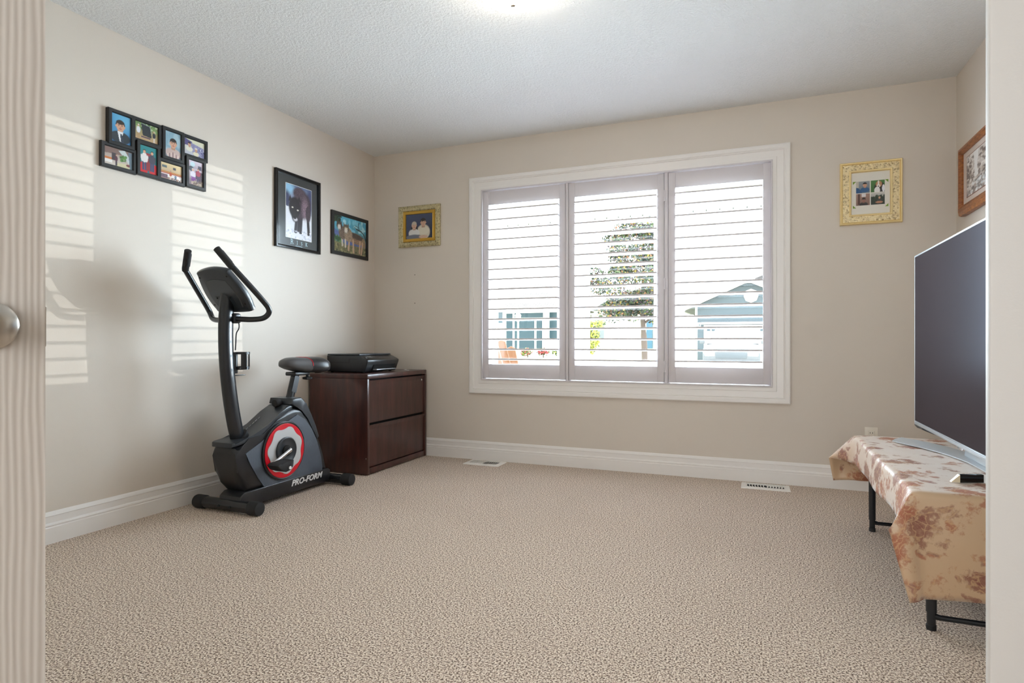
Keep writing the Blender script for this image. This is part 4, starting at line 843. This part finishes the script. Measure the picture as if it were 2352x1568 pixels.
for k in range(13):
    a = math.pi * k / 12; ca_, sa_ = math.cos(a), math.sin(a); zmid = zb + (zt - zb) * 0.42
    se.append((XB + w * math.copysign(abs(ca_) ** 0.7, ca_) * 1.004, Y, zmid + (zt - zmid) * abs(sa_) ** 0.8 + 0.0008))
tube(bm, se, 0.002, 6); obj('red_seam', bm, M_RED, seat)
bm = B(); box(bm, XB - 0.04, XB + 0.04, 2.86, 2.99, 0.700, 0.722, 0.006); obj('seat_clamp', bm, M_BLK, bike)
bm = B(); tube(bm, [(XB + 0.02, 2.985, 0.712), (XB + 0.02, 2.985, 0.680)], 0.008, 10); lathe(bm, [(0.010, 0.690), (0.030, 0.686), (0.030, 0.674), (0.010, 0.670)], (XB + 0.02, 2.985, 0), 'Z', 7); obj('tilt_knob', bm, M_BLKM, bike)

# ------------------------------------------------------------------ low folding table
TX0, TX1, TY0, TY1, TZ = 0.452, 1.046, 2.215, 3.425, 0.437
tab = empty('folding_table', ((TX0 + TX1) / 2, (TY0 + TY1) / 2, 0), 'low folding table with black tubular legs under a leaf tablecloth', 'table')
bm = B(); box(bm, TX0, TX1, TY0, TY1, TZ - 0.035, TZ - 0.002, 0.008, 3); obj('table_top', bm, M_GREY, tab)
for y in (2.258, 3.318):
    for x in (0.506, 0.985):
        bm = B(); tube(bm, [(x, y, 0.056), (x, y, TZ - 0.04)], 0.0150, 16); lg = obj('leg', bm, M_TUBE, tab)
        bm = B(); tube(bm, [(x, y, 0.012), (x, y, 0.060)], 0.0125, 16); obj('inner_tube', bm, M_TUBE, lg)
        bm = B(); lathe(bm, [(0.0135, 0.0), (0.0140, 0.002), (0.0140, 0.016), (0.0125, 0.017)], (x, y, 0), 'Z', 16); obj('foot_cap', bm, M_BLKM, lg)
    bm = B(); tube(bm, [(0.506, y, 0.044), (0.530, y, 0.040), (0.961, y, 0.040), (0.985, y, 0.044)], [0.011, 0.0085, 0.0085, 0.011], 12); obj('crossbar', bm, M_TUBE, tab)

# tablecloth: top sheet, front drop, two end drops with flaring corners
bm = B()
def lerp(a, b, t_): return a + (b - a) * t_
def patch(fn, nu, nv):
    g_ = [[bm.verts.new(fn(i / nu, j / nv)) for i in range(nu + 1)] for j in range(nv + 1)]
    for j in range(nv):
        for i in range(nu): bm.faces.new((g_[j][i], g_[j][i + 1], g_[j + 1][i + 1], g_[j + 1][i]))
CT = TZ + 0.0035; XE, YN, YE = 0.444, 2.204, 3.436
rnd = random.Random(3)
def ssm(t_): t_ = max(0, min(1, t_)); return t_ * t_ * (3 - 2 * t_)
F_near, K_near, N_near = Vector((0.379, 2.192, 0.318)), Vector((0.431, 2.170, 0.106)), Vector((0.470, 2.186, 0.118))
F_far, K_far, N_far = Vector((0.338, 3.490, 0.309)), Vector((0.360, 3.500, 0.192)), Vector((0.480, 3.462, 0.207))
HN, NU, NVF = 48, 60, 8
def hem(t_):                                               # front hem from the near corner (0) to the far corner (1)
    y = lerp(YN, YE, t_); p = Vector((XE - 0.006 - 0.004 * math.sin(t_ * 17), y, 0.313 + 0.004 * math.sin(t_ * 9)))
    p = F_near.lerp(p, ssm(t_ / 0.11)) if t_ < 0.11 else p
    return F_far.lerp(p, ssm((1 - t_) / 0.12)) if t_ > 0.88 else p
def topz(x, y): return CT + 0.0012 * math.sin(x * 31 + y * 9) * math.sin(y * 23)
patch(lambda u, v: Vector((lerp(XE, 1.058, u), lerp(YN, YE, v), topz(lerp(XE, 1.058, u), lerp(YN, YE, v)) if 0 < u < 1 and 0 < v < 1 else CT)), 26, NU)
patch(lambda u, v: Vector((XE, lerp(YN, YE, v), CT)).lerp(hem(v), u) + Vector((-0.006 * math.sin(u * math.pi) * math.sin(v * math.pi), 0, 0)), NVF, NU)
def corner(C, F, K, N, bulge): return lambda u, v: C * (1 - u) * (1 - v) + F * u * (1 - v) + N * (1 - u) * v + K * u * v + Vector((0, bulge * math.sin(math.pi * u) * math.sin(math.pi * v * .8), 0))
Cn, Cf = Vector((XE, YN, CT)), Vector((XE, YE, CT))
patch(corner(Cn, F_near, K_near, N_near, -0.012), NVF, 16); patch(corner(Cf, F_far, K_far, N_far, 0.03), NVF, 12)
def endp(C, N, y_off, zr, wav):
    def fn(u, v):
        a = C.lerp(Vector((1.058, C.y, CT)), u); b = Vector((lerp(N.x, 1.055, u), N.y + wav * math.sin(u * 8) * 0.5, lerp(N.z, zr, u)))
        p = a.lerp(b, v); p.y += y_off * math.sin(v * math.pi) * (0.4 + 0.6 * math.sin(u * 5 + 1) ** 2) * ssm(u / 0.25); return p
    return fn
patch(endp(Cn, N_near, -0.016, 0.150, 0.018), 26, 16); patch(endp(Cf, N_far, 0.012, 0.215, 0.015), 26, 12)
bmesh.ops.remove_doubles(bm, verts=bm.verts[:], dist=0.0015)
bnd = {v for e in bm.edges if e.is_boundary for v in e.verts}
for _ in range(2): bmesh.ops.smooth_vert(bm, verts=[v for v in bm.verts if v not in bnd and v.co.z < CT + 0.01], factor=0.35, use_axis_x=True, use_axis_y=True, use_axis_z=True)
bmesh.ops.recalc_face_normals(bm, faces=bm.faces[:])
cl = obj('tablecloth', bm, M_CLOTH, label='tan jacquard tablecloth with autumn leaves draped over the low table', cat='tablecloth', smooth=70)
so = cl.modifiers.new('thickness', 'SOLIDIFY'); so.thickness = 0.0016; so.offset = 1.0

# ------------------------------------------------------------------ television on its crescent stand
VX, VY0, VY1, VZ0, VZ1 = 0.700, 2.020, 3.430, 0.515, 1.318
VC = (VY0 + VY1) / 2; ZT = CT + 0.0060
tv = empty('television', (0.77, VC, ZT), 'large flat television with thin silver trim on the leaf tablecloth', 'television')
bm = B(); box(bm, VX + 0.003, VX + 0.024, VY0, VY1, VZ0, VZ1, 0.003); obj('cabinet', bm, M_SILVTV, tv)
bm = B(); box(bm, VX + 0.024, VX + 0.060, VY0 + 0.16, VY1 - 0.16, VZ0 + 0.03, VZ0 + 0.45, 0.012, 3); obj('rear_housing', bm, M_BLK, tv)
bm = B(); rings(bm, lambda u, v, d: Vector((VX - d, u, v)), VY0, VY1, VZ0, VZ1, [(0, -0.004), (0, 0.0), (0.0065, 0.0), (0.0075, -0.004)]); obj('bezel', bm, M_SILVTV, tv, smooth=20)
bm = B(); box(bm, VX + 0.0012, VX + 0.0030, VY0 + 0.006, VY1 - 0.006, VZ0 + 0.012, VZ1 - 0.006); obj('screen', bm, M_SCREEN, tv, smooth=0)
bm = B(); box(bm, VX - 0.0004, VX + 0.004, VY0 + 0.003, VY1 - 0.003, VZ0 - 0.006, VZ0 + 0.006, 0.002); obj('lower_trim', bm, M_SILVTV, tv)
bm = B(); box(bm, VX + 0.0006, VX + 0.004, VC - 0.03, VC + 0.03, VZ0 - 0.013, VZ0 - 0.005, 0.002); obj('sensor_tab', bm, M_CHROME, tv)
fr_e = [(0.572, 3.232), (0.614, 3.150), (0.658, 3.068), (0.690, 2.985), (0.712, 2.908), (0.728, 2.830), (0.737, 2.770), (0.740, 2.70)]
bk_e = [(0.622, 3.300), (0.672, 3.232), (0.716, 3.150), (0.750, 3.070), (0.775, 2.985), (0.795, 2.900), (0.806, 2.810), (0.812, 2.71)]
bm = B(); full_f = fr_e + [(0.741, 2.62), (0.738, 2.52), (0.728, 2.40), (0.712, 2.30)]; full_b = bk_e + [(0.812, 2.62), (0.808, 2.52), (0.796, 2.40), (0.772, 2.29)]
rows = []
for (xa, ya), (xb, yb) in zip(full_f, full_b):
    rows.append([bm.verts.new((xa, ya, ZT)), bm.verts.new((xa, ya, ZT + 0.004)), bm.verts.new((xa * .7 + xb * .3, ya * .7 + yb * .3, ZT + 0.010)), bm.verts.new((xb, yb, ZT + 0.013)), bm.verts.new((xb, yb, ZT))])
for i in range(len(rows) - 1):
    for k in range(5): bm.faces.new((rows[i][k], rows[i][(k + 1) % 5], rows[i + 1][(k + 1) % 5], rows[i + 1][k]))
bm.faces.new(rows[0]); bm.faces.new(rows[-1][::-1]); obj('stand', bm, M_STAND, tv, smooth=50)
bm = B(); prism(bm, [(VC - 0.16, ZT + 0.008), (VC + 0.16, ZT + 0.008), (VC + 0.10, VZ0 + 0.10), (VC - 0.10, VZ0 + 0.10)], 0, VX + 0.055, VX + 0.085, 0.006); obj('neck', bm, M_STAND, tv)
bm = B(); tube(bm, catmull([(0.732, 3.43, 0.489), (0.732, 3.36, 0.490), (0.734, 3.22, 0.494), (0.738, 3.08, 0.500), (0.745, 2.98, 0.520), (0.745, 2.95, 0.560)], 6), 0.0055, 8); cd = obj('power_cord', bm, M_BLKM, tv)
bm = B(); p_ = Vector((0.732, 3.46, 0.491)); tube(bm, [p_ + Vector((0, 0.078, 0.010)), p_ + Vector((0, 0.066, 0.009)), p_ + Vector((0, 0.02, 0.004)), p_ + Vector((0, 0.0, 0.001)), p_ - Vector((0, 0.05, 0.001))], [0.011, 0.014, 0.014, 0.009, 0.006], 12, ry=[0.008, 0.011, 0.011, 0.007, 0.005]); obj('plug', bm, M_BLK, cd)

# small black box under the screen
bx = empty('media_box', (0.645, 2.43, CT + 0.002), 'flat black media box with a pale end cap under the television', 'media box')
p0 = Vector((0.594, 2.384, CT + 0.0035))
bm = B(); prism(bm, [(p0.x + 0.020, p0.y), (0.686, p0.y + 0.030), (0.683, p0.y + 0.046), (p0.x + 0.017, p0.y + 0.016)], 2, p0.z, p0.z + 0.026, 0.0015); obj('case', bm, M_BLKG, bx)
bm = B(); v_ = [bm.verts.new(q) for q in ((p0.x - 0.004, p0.y + 0.002, p0.z), (p0.x + 0.020, p0.y, p0.z), (p0.x + 0.020, p0.y, p0.z + 0.026), (p0.x - 0.006, p0.y + 0.014, p0.z), (p0.x + 0.017, p0.y + 0.016, p0.z), (p0.x + 0.017, p0.y + 0.016, p0.z + 0.026))]
for f in ((0, 1, 2), (3, 5, 4), (0, 3, 4, 1), (1, 4, 5, 2), (0, 2, 5, 3)): bm.faces.new([v_[i] for i in f])
obj('end_cap', bm, mat('champagne_end_cap', S(226, 212, 180), 0.35), bx, smooth=0)

# ------------------------------------------------------------------ outdoors: porch, yard, neighbours
OUT = dict(kind='structure')
bm = B(); prof = [(4.43, -0.30), (9, -0.34), (13, -0.36), (19, -0.22), (24, -0.05), (29, 0.12), (34, 0.2), (60, 0.3)]
xs_ = (-60, 60); rows = [[bm.verts.new((x, y, z)) for x in xs_] for y, z in prof]
for i in range(len(rows) - 1): bm.faces.new((rows[i][0], rows[i][1], rows[i + 1][1], rows[i + 1][0]))
obj('ground', bm, M_LAWN, label='pale sunlit lawn outside the window', cat='lawn', **OUT)
def gz(y):
    for (a, za), (b, zb) in zip(prof, prof[1:]):
        if a <= y <= b: return za + (zb - za) * (y - a) / (b - a)
    return 0.3
bm = B(); box(bm, -60, 60, 9.5, 13.5, -0.40, gz(11) + 0.03); obj('street', bm, M_PAVE, label='pale street beyond the porch railing', cat='street', **OUT)
bm = B(); r_ = [[bm.verts.new((x, y, gz(y) + 0.02)) for x in (-3.0, 1.4)] for y in (13.4, 19, 24, 27.4)]
for i in range(3): bm.faces.new((r_[i][0], r_[i][1], r_[i + 1][1], r_[i + 1][0]))
obj('driveway', bm, M_PAVE, label='concrete driveway under the parked car', cat='driveway', **OUT)
PYF = 6.45
bm = B(); box(bm, -4.2, 2.9, YB + 0.23, PYF + 0.15, -0.30, -0.06); obj('porch_floor', bm, M_DECK, label='covered porch floor outside the window', cat='porch floor', **OUT)
bm = B(); box(bm, -4.2, 2.9, YB + 0.23, PYF + 0.30, 2.44, 2.52); box(bm, -4.2, 2.9, PYF + 0.05, PYF + 0.17, 2.27, 2.44); obj('porch_roof', bm, M_OUTW, label='white porch ceiling and front beam outside the window', cat='porch roof', **OUT)
for x, lab in ((-4.05, 'white porch post beside the slatted chair'), (2.75, 'white porch post at the far railing end')):
    bm = B(); box(bm, x - 0.07, x + 0.07, PYF + 0.03, PYF + 0.17, -0.06, 2.27, 0.008); box(bm, x - 0.09, x + 0.09, PYF + 0.01, PYF + 0.19, -0.06, 0.08, 0.006); obj('porch_post', bm, M_OUTW, label=lab, cat='post')
rl = empty('porch_railing', (-0.65, PYF, -0.06), 'white porch railing with square balusters outside the window', 'railing')
bm = B(); box(bm, -3.955, 2.655, PYF - 0.035, PYF + 0.035, 0.645, 0.690, 0.006); obj('top_rail', bm, M_OUTW, rl)
bm = B(); box(bm, -3.955, 2.655, PYF - 0.02, PYF + 0.02, 0.03, 0.075, 0.004); obj('bottom_rail', bm, M_OUTW, rl)
src = None
for i in range(47):
    x = -3.88 + i * 0.1385
    if src is None: bm = B(); box(bm, x - 0.02, x + 0.02, PYF - 0.018, PYF + 0.018, 0.075, 0.645); src = obj('baluster', bm, M_OUTW, rl)
    else: again('baluster', src, Vector((x, PYF, 0.075)), rl)
sl = empty('string_lights', (-1.4, PYF + 0.03, 2.245), 'string of small dark bulbs along the porch beam', 'string lights')
bm = B(); tube(bm, [(-3.4, PYF + 0.035, 2.272), (-1.2, PYF + 0.035, 2.270), (0.9, PYF + 0.035, 2.272)], 0.003, 6); obj('wire', bm, M_OUTW, sl)
src = None
for i in range(33):
    x = -3.35 + i * 0.13
    if src is None:
        bm = B(); lathe(bm, [(0.003, 0.020), (0.005, 0.016), (0.006, 0.008), (0.003, 0.0)], (x, PYF + 0.035, 2.242), 'Z', 8); src = obj('bulb', bm, M_GRILL, sl); o_b = W(src)
    else: again('bulb', src, Vector((x, o_b.y, o_b.z)), sl)

# slatted porch chair seen through the window
ch = empty('slatted_porch_chair', (-2.35, 5.95, -0.06), 'orange cedar chair with fanned slats on the porch', 'chair')
cb = Vector((-2.42, 5.80, 0.22))
for k in range(6):
    a = (k - 2.5); lean = Vector((a * 0.105 + 0.02, 0.02, 0)); bot = cb + Vector((a * 0.078, 0, 0)); top = cb + Vector((a * 0.105 - 0.12, -0.24, 0.72 - 0.016 * a * a))
    w = 0.034; ax = Vector((1, 0, 0)); nn = (top - bot).cross(ax).normalized() * 0.009
    b2 = B(); vs = [b2.verts.new(p + o) for o in (nn, -nn) for p in (bot - ax * w, bot + ax * w, top + ax * w * 1.2, top.lerp(bot, -0.03), top - ax * w * 1.2)]
    b2.faces.new(vs[:5]); b2.faces.new(vs[5:][::-1])
    for q in range(5): b2.faces.new((vs[q], vs[5 + q], vs[5 + (q + 1) % 5], vs[(q + 1) % 5]))
    obj('back_slat', b2, M_CEDAR, ch, smooth=0)
bm = B(); box(bm, -2.72, -2.08, 5.72, 5.75, 0.42, 0.50, 0.004); obj('back_brace', bm, M_CEDAR, ch)
for k in range(5):
    bm = B(); box(bm, -2.68, -2.14, 5.82 + k * 0.098, 5.90 + k * 0.098, 0.25 + k * 0.018, 0.272 + k * 0.018, 0.003); obj('seat_slat', bm, M_CEDAR, ch)
for x in (-2.74, -2.12):
    bm = B(); box(bm, x - 0.05, x + 0.05, 5.66, 6.33, 0.50, 0.522, 0.004); obj('armrest', bm, M_CEDAR, ch)
    for y in (5.70, 6.28): bm = B(); box(bm, x - 0.012, x + 0.012, y - 0.045, y + 0.045, -0.06, 0.50); obj('leg', bm, M_CEDAR, ch)

# maple tree in the front yard
def leaves(n, spots, size, mats, seed, cols):
    rg_ = np.random.default_rng(seed); V = []; Fc = []; mi = []
    wts = np.array([s[4] for s in spots], float); wts /= wts.sum()
    for i in range(n):
        s = spots[rg_.choice(len(spots), p=wts)]; d = rg_.normal(size=3); d /= np.linalg.norm(d); r = rg_.random() ** 0.4
        c = Vector((s[0] + d[0] * s[3] * r, s[1] + d[1] * s[3] * r, s[2] + d[2] * s[3] * r * 0.75))
        a = Vector(rg_.normal(size=3)).normalized(); b = a.orthogonal().normalized(); sz = size * rg_.uniform(.6, 1.3); k = len(V)
        V += [tuple(c - a * sz), tuple(c + b * sz * .7 - a * sz * .1), tuple(c + a * sz), tuple(c - b * sz * .7 - a * sz * .1)]; Fc.append((k, k + 1, k + 2, k + 3)); mi.append(cols[rg_.integers(len(cols))])
    return V, Fc, mi
def crown(name, parent, n, spots, size, seed, cols):
    V, Fc, mi = leaves(n, spots, size, LEAFS, seed, cols); org = Vector(V[0]); me = bpy.data.meshes.new(name)
    me.from_pydata([tuple(Vector(v) - org) for v in V], [], Fc)
    for m in LEAFS: me.materials.append(m)
    me.polygons.foreach_set('material_index', mi); return link(name, me, org, parent)
TX, TY = onY(1478, 784, 15.2).x, 15.2
tr = empty('maple_tree', (TX, TY, gz(TY)), 'young maple tree with green and golden leaves beyond the street', 'tree')
bm = B(); tube(bm, catmull([(TX + 0.05, TY, gz(TY) - 0.05), (TX + 0.02, TY, 0.8), (TX - 0.02, TY, 1.6), (TX, TY, 2.8), (TX, TY, 3.6)], 4), [0.075] * 6 + [0.06] * 5 + [0.03] * 6, 10); obj('trunk', bm, M_BARK, tr)
for a, z, l in ((0.3, 1.35, 0.9), (2.4, 1.5, 0.9), (4.1, 1.7, 0.8), (1.4, 2.0, 0.8), (5.2, 2.2, 0.8), (3.2, 2.5, 0.6)):
    bm = B(); tube(bm, [(TX, TY, z), (TX + math.cos(a) * l * .5, TY + math.sin(a) * l * .5, z + 0.35), (TX + math.cos(a) * l, TY + math.sin(a) * l, z + 0.5)], [0.03, 0.02, 0.008], 6); obj('branch', bm, M_BARK, tr)
rr = random.Random(11); spots = []
for i in range(46):
    z = rr.uniform(1.5, 3.75); rad = 1.28 * math.sqrt(max(0.08, 1 - ((z - 2.35) / 1.55) ** 2)) if z > 2.35 else 1.28 * (0.62 + 0.38 * (z - 1.5) / 0.85)
    a = rr.uniform(0, 6.28); q = rad * math.sqrt(rr.random())
    spots.append((TX + math.cos(a) * q, TY + math.sin(a) * q, z, rr.uniform(0.26, 0.42), 1.0))
crown('crown', tr, 17000, spots, 0.036, 5, [0, 0, 0, 1, 1, 1, 1, 4, 4, 2, 3])
# lime shrub and flower bed
sx = onY(1352, 770, 22).x
sh_ = empty('lime_shrub', (sx, 22, gz(22)), 'lime green shrub behind the maple tree', 'shrub')
bm = B(); tube(bm, [(sx, 22, gz(22)), (sx, 22, 0.6)], 0.03, 6); obj('stem', bm, M_BARK, sh_)
crown('foliage', sh_, 1200, [(sx + rr.uniform(-.35, .35), 22, rr.uniform(0.3, 1.75), .3, 1) for _ in range(9)], 0.06, 8, [5, 5, 5, 0])

def at(px, py, Y): return onY(px, py, Y)
def hbox(name, x0p, x1p, y0p, y1p, Y, d0, d1, m, parent):     # box on a facade plane, from pixel corners
    a, b = at(x0p, y1p, Y), at(x1p, y0p, Y); b2 = B(); box(b2, a.x, b.x, Y - d1, Y - d0, a.z, b.z); return obj(name, b2, m, parent, smooth=0)
# neighbour with the porch entry
HY = 31.0
h1 = empty('bungalow', (at(1200, 815, HY).x, HY, gz(HY)), 'pale bungalow with grey hip roof and a glazed entry across the street', 'house')
wa_, wb_ = at(1060, 815, HY).x, at(1284, 815, HY).x; ze = at(1200, 712, HY).z
bm = B(); box(bm, wa_, wb_, HY, HY + 7, gz(HY) - 0.3, ze); obj('wall', bm, M_PALE, h1)
zr = at(1200, 640, HY + 3.5).z; zev = at(1200, 706, HY - 0.5).z
bm = B(); rv = [bm.verts.new(q) for q in ((wa_ - .5, HY - .5, zev), (wb_ + .5, HY - .5, zev), (wb_ + .5, HY + 7.5, zev), (wa_ - .5, HY + 7.5, zev), (wa_ + 1, HY + 3.5, zr), (at(1240, 640, HY + 3.5).x, HY + 3.5, zr))]
for f in ((0, 1, 5, 4), (1, 2, 5), (2, 3, 4, 5), (3, 0, 4), (3, 2, 1, 0)): bm.faces.new([rv[i] for i in f])
obj('roof', bm, M_SHING, h1, smooth=0)
hbox('fascia', 1040, 1298, 704, 713, HY - 0.5, 0, 0.08, M_OUTW, h1)
for x0, x1, y0, y1 in ((1146, 1155, 717, 742), (1164, 1178, 720, 800), (1183, 1248, 718, 730), (1183, 1190, 734, 800), (1192, 1228, 734, 800), (1233, 1246, 734, 800), (1263, 1281, 717, 778)):
    w_ = hbox('window', x0 - 1.5, x1 + 1.5, y0 - 1.5, y1 + 1.5, HY, 0.0, 0.05, M_OUTW, h1); hbox('pane', x0, x1, y0, y1, HY, 0.05, 0.07, M_HWIN, w_)
hbox('column', 1252, 1260, 714, 812, HY - 0.4, 0, 0.2, M_OUTW, h1)
# second neighbour between the houses
H2 = 36.0
h2 = empty('cottage', (at(1430, 800, H2).x, H2, gz(H2)), 'pale cottage with a blue door seen behind the maple trunk', 'house')
bm = B(); box(bm, at(1364, 800, H2).x, at(1560, 800, H2).x, H2, H2 + 6, 0, at(1430, 712, H2).z); obj('wall', bm, M_PALE, h2)
bm = B(); a_, b_ = at(1360, 712, H2), at(1566, 712, H2); prism(bm, [(a_.x, a_.z), (b_.x, b_.z), ((a_.x + b_.x) / 2, at(1430, 660, H2).z)], 1, H2 - 0.4, H2 + 6.4); obj('roof', bm, M_SHING, h2, smooth=0)
w_ = hbox('window', 1369, 1390, 733, 781, H2, 0, 0.06, M_OUTW, h2); hbox('pane', 1371, 1388, 735, 779, H2, 0.06, 0.08, M_GREYSH, w_)
hbox('door', 1485, 1499, 735, 800, H2, 0, 0.08, M_BLUE, h2)
hbox('door_surround', 1500, 1509, 735, 800, H2, 0, 0.06, M_GREYSH, h2)
# garage gable
H3 = 28.0
h3 = empty('garage_house', (at(1700, 815, H3).x, H3, gz(H3)), 'blue grey sided garage with a white gable and octagonal vent', 'house')
gl, gr, gt, ge = at(1600, 800, H3).x, at(1846, 800, H3).x, at(1722, 648, H3).z, at(1600, 702, H3).z
gm = (gl + gr) / 2
bm = B(); prism(bm, [(gl, gz(H3) - 0.4), (gr, gz(H3) - 0.4), (gr, ge), (gm, gt), (gl, ge)], 1, H3, H3 + 7); obj('wall', bm, M_SIDING, h3, smooth=0)
def roofslab(x0, z0, x1, z1): 
    b2 = B(); prism(b2, [(x0, z0), (x1, z1), (x1, z1 + 0.16), (x0, z0 + 0.16)], 1, H3 - 0.45, H3 + 7.2); return b2
sl_ = (gt - ge) / (gm - gl)
obj('roof', roofslab(gl - 0.55, ge - 0.55 * sl_ + 0.02, gm, gt + 0.02), M_SHING, h3, smooth=0); obj('roof', roofslab(gr + 0.55, ge - 0.55 * sl_ + 0.02, gm, gt + 0.02), M_SHING, h3, smooth=0)
for x0, z0 in ((gl - 0.55, ge - 0.55 * sl_), (gr + 0.55, ge - 0.55 * sl_)):
    bm = B(); prism(bm, [(x0, z0 - 0.02), (gm, gt - 0.02), (gm, gt + 0.2), (x0, z0 + 0.2)], 1, H3 - 0.53, H3 - 0.46); obj('bargeboard', bm, M_OUTW, h3, smooth=0)
p = at(1725, 679, H3); bm = B(); lathe(bm, [(0.30, 0), (0.30, -0.05), (0.24, -0.06)], (p.x, H3, p.z), 'Y', 8); obj('octagon_vent', bm, M_OUTW, h3, smooth=0)
hbox('corner_board', 1597, 1602, 704, 826, H3, 0, 0.03, M_OUTW, h3)
gd = hbox('garage_door', 1617, 1800, 745, 826, H3, 0, 0.06, M_OUTW, h3); hbox('garage_door_trim', 1611, 1806, 738, 745, H3, 0, 0.10, M_OUTW, h3)
for x in (1624, 1635, 1746, 1757): hbox('door_pane', x, x + 8, 755, 760, H3, 0.06, 0.075, M_HWIN, gd)
w_ = hbox('wall_lamp', 1603, 1610, 741, 753, H3, 0, 0.08, M_OUTW, h3); hbox('lamp_glass', 1605.5, 1608.5, 744, 749, H3, 0.08, 0.12, M_GRILL, w_)
# shingle slope of the main roof behind
bm = B(); a_, b_ = at(1728, 641, H3 + 3), at(1800, 611, H3 + 3); prism(bm, [(a_.x, a_.z - 0.6), (b_.x + 6, a_.z - 0.6), (b_.x + 6, b_.z + 1.2), (b_.x, b_.z), (a_.x, a_.z)], 1, H3 + 3, H3 + 9); obj('main_roof', bm, M_SHING, h3, smooth=0)

# parked car in the driveway, facing the window
CYc = 22.0; cxm = at(1679, 800, CYc).x; g0 = gz(CYc) + 0.02
car = empty('parked_car', (cxm, CYc + 2.2, g0), 'silver car parked nose-out in the driveway opposite', 'car')
zt_ = at(1680, 757, CYc + 1.9).z
def cs(y, hw, z0, z1, tb): return (y, hw, z0, z1, tb)
bm = B(); st_ = [(CYc, 0.80, 0.35, 0.62), (CYc + 0.08, 0.93, 0.25, 0.72), (CYc + 0.5, 0.97, 0.22, 0.84), (CYc + 1.2, 0.99, 0.22, 0.92), (CYc + 4.2, 0.99, 0.22, 0.98), (CYc + 4.6, 0.9, 0.3, 0.95)]
rg2 = []
for y, hw, z0, z1 in st_:
    rg2.append([bm.verts.new((cxm + x * hw, y, g0 + z)) for x, z in ((-0.9, z0), (-1, z0 + .1), (-1, z1 - .14), (-.88, z1 - .02), (-.5, z1 + .03), (.5, z1 + .03), (.88, z1 - .02), (1, z1 - .14), (1, z0 + .1), (.9, z0))])
for i in range(len(rg2) - 1):
    for k in range(10): bm.faces.new((rg2[i][k], rg2[i][(k + 1) % 10], rg2[i + 1][(k + 1) % 10], rg2[i + 1][k]))
bm.faces.new(rg2[0][::-1]); bm.faces.new(rg2[-1]); obj('body', bm, M_CAR, car, smooth=30)
bm = B(); zr_ = zt_ - g0
cab_ = [(CYc + 1.15, 0.86, 0.90, 0.92), (CYc + 1.9, 0.66, 0.90, zr_ - 0.02), (CYc + 3.6, 0.66, 0.95, zr_), (CYc + 4.4, 0.84, 0.95, 0.98)]
rg2 = [[bm.verts.new((cxm + x, y, g0 + z)) for x, z in ((-0.88, z0), (-hw, z1), (hw, z1), (0.88, z0))] for y, hw, z0, z1 in cab_]
for i in range(3):
    for k in range(3): bm.faces.new((rg2[i][k], rg2[i][k + 1], rg2[i + 1][k + 1], rg2[i + 1][k]))
obj('cabin', bm, M_CAR, car, smooth=20)
bm = B(); q = [bm.verts.new(v) for v in ((cxm - 0.80, CYc + 1.17, g0 + 0.93), (cxm + 0.80, CYc + 1.17, g0 + 0.93), (cxm + 0.60, CYc + 1.86, g0 + zr_ - 0.08), (cxm - 0.60, CYc + 1.86, g0 + zr_ - 0.08))]; bm.faces.new(q); obj('windshield', bm, M_CARG, car, smooth=0)
bm = B(); box(bm, cxm - 0.50, cxm + 0.50, CYc - 0.03, CYc + 0.02, g0 + 0.42, g0 + 0.60, 0.02); obj('grille', bm, M_GRILL, car)
for s in (-1, 1):
    bm = B(); box(bm, cxm + s * 0.70 - 0.17, cxm + s * 0.70 + 0.17, CYc - 0.02, CYc + 0.12, g0 + 0.50, g0 + 0.64, 0.03); obj('headlight', bm, M_OUTW, car)
    bm = B(); box(bm, cxm + s * 1.06 - 0.09, cxm + s * 1.06 + 0.09, CYc + 1.35, CYc + 1.45, g0 + 0.92, g0 + 1.05, 0.02); obj('mirror', bm, M_CAR, car)
    for y in (CYc + 0.9, CYc + 3.7):
        bm = B(); lathe(bm, [(0.20, -0.1), (0.33, -0.1), (0.33, 0.1), (0.20, 0.1)], (cxm + s * 0.88, y, g0 + 0.33), 'X', 20); obj('wheel', bm, M_TYRE, car)
# white garden lamp post and flower bed in front of the bungalow
lx = at(1190, 780, 27).x
lp = empty('garden_lamp_post', (lx, 27, gz(27)), 'white lamp post in front of the glazed entry', 'lamp post')
bm = B(); tube(bm, [(lx, 27, gz(27)), (lx, 27, at(1190, 738, 27).z)], 0.045, 8); obj('pole', bm, M_OUTW, lp)
bm = B(); zl = at(1190, 738, 27).z; lathe(bm, [(0.05, 0), (0.13, 0.05), (0.16, 0.30), (0.06, 0.42), (0.02, 0.50)], (lx, 27, zl), 'Z', 8); obj('lantern', bm, M_OUTW, lp)
for k, (px, cols, lab) in enumerate(((1212, [0, 6, 0, 5], 'red flowering bush below the glazed entry'), (1248, [6, 0, 6, 1], 'red and green bush beside the white column'), (1284, [0, 0, 1, 5], 'low green bush at the bungalow corner'))):
    x = at(px, 808, 28.5).x; fb = empty('flowering_bush', (x, 28.5, gz(28.5)), lab, 'bush')
    bm = B(); tube(bm, [(x, 28.5, gz(28.5) - 0.05), (x, 28.5, gz(28.5) + 0.25)], 0.03, 6); obj('stem', bm, M_BARK, fb)
    crown('foliage', fb, 260, [(x + rr.uniform(-.22, .22), 28.5, gz(28.5) + 0.22 + rr.uniform(0, .12), .24, 1) for _ in range(4)], 0.05, 20 + k, cols)
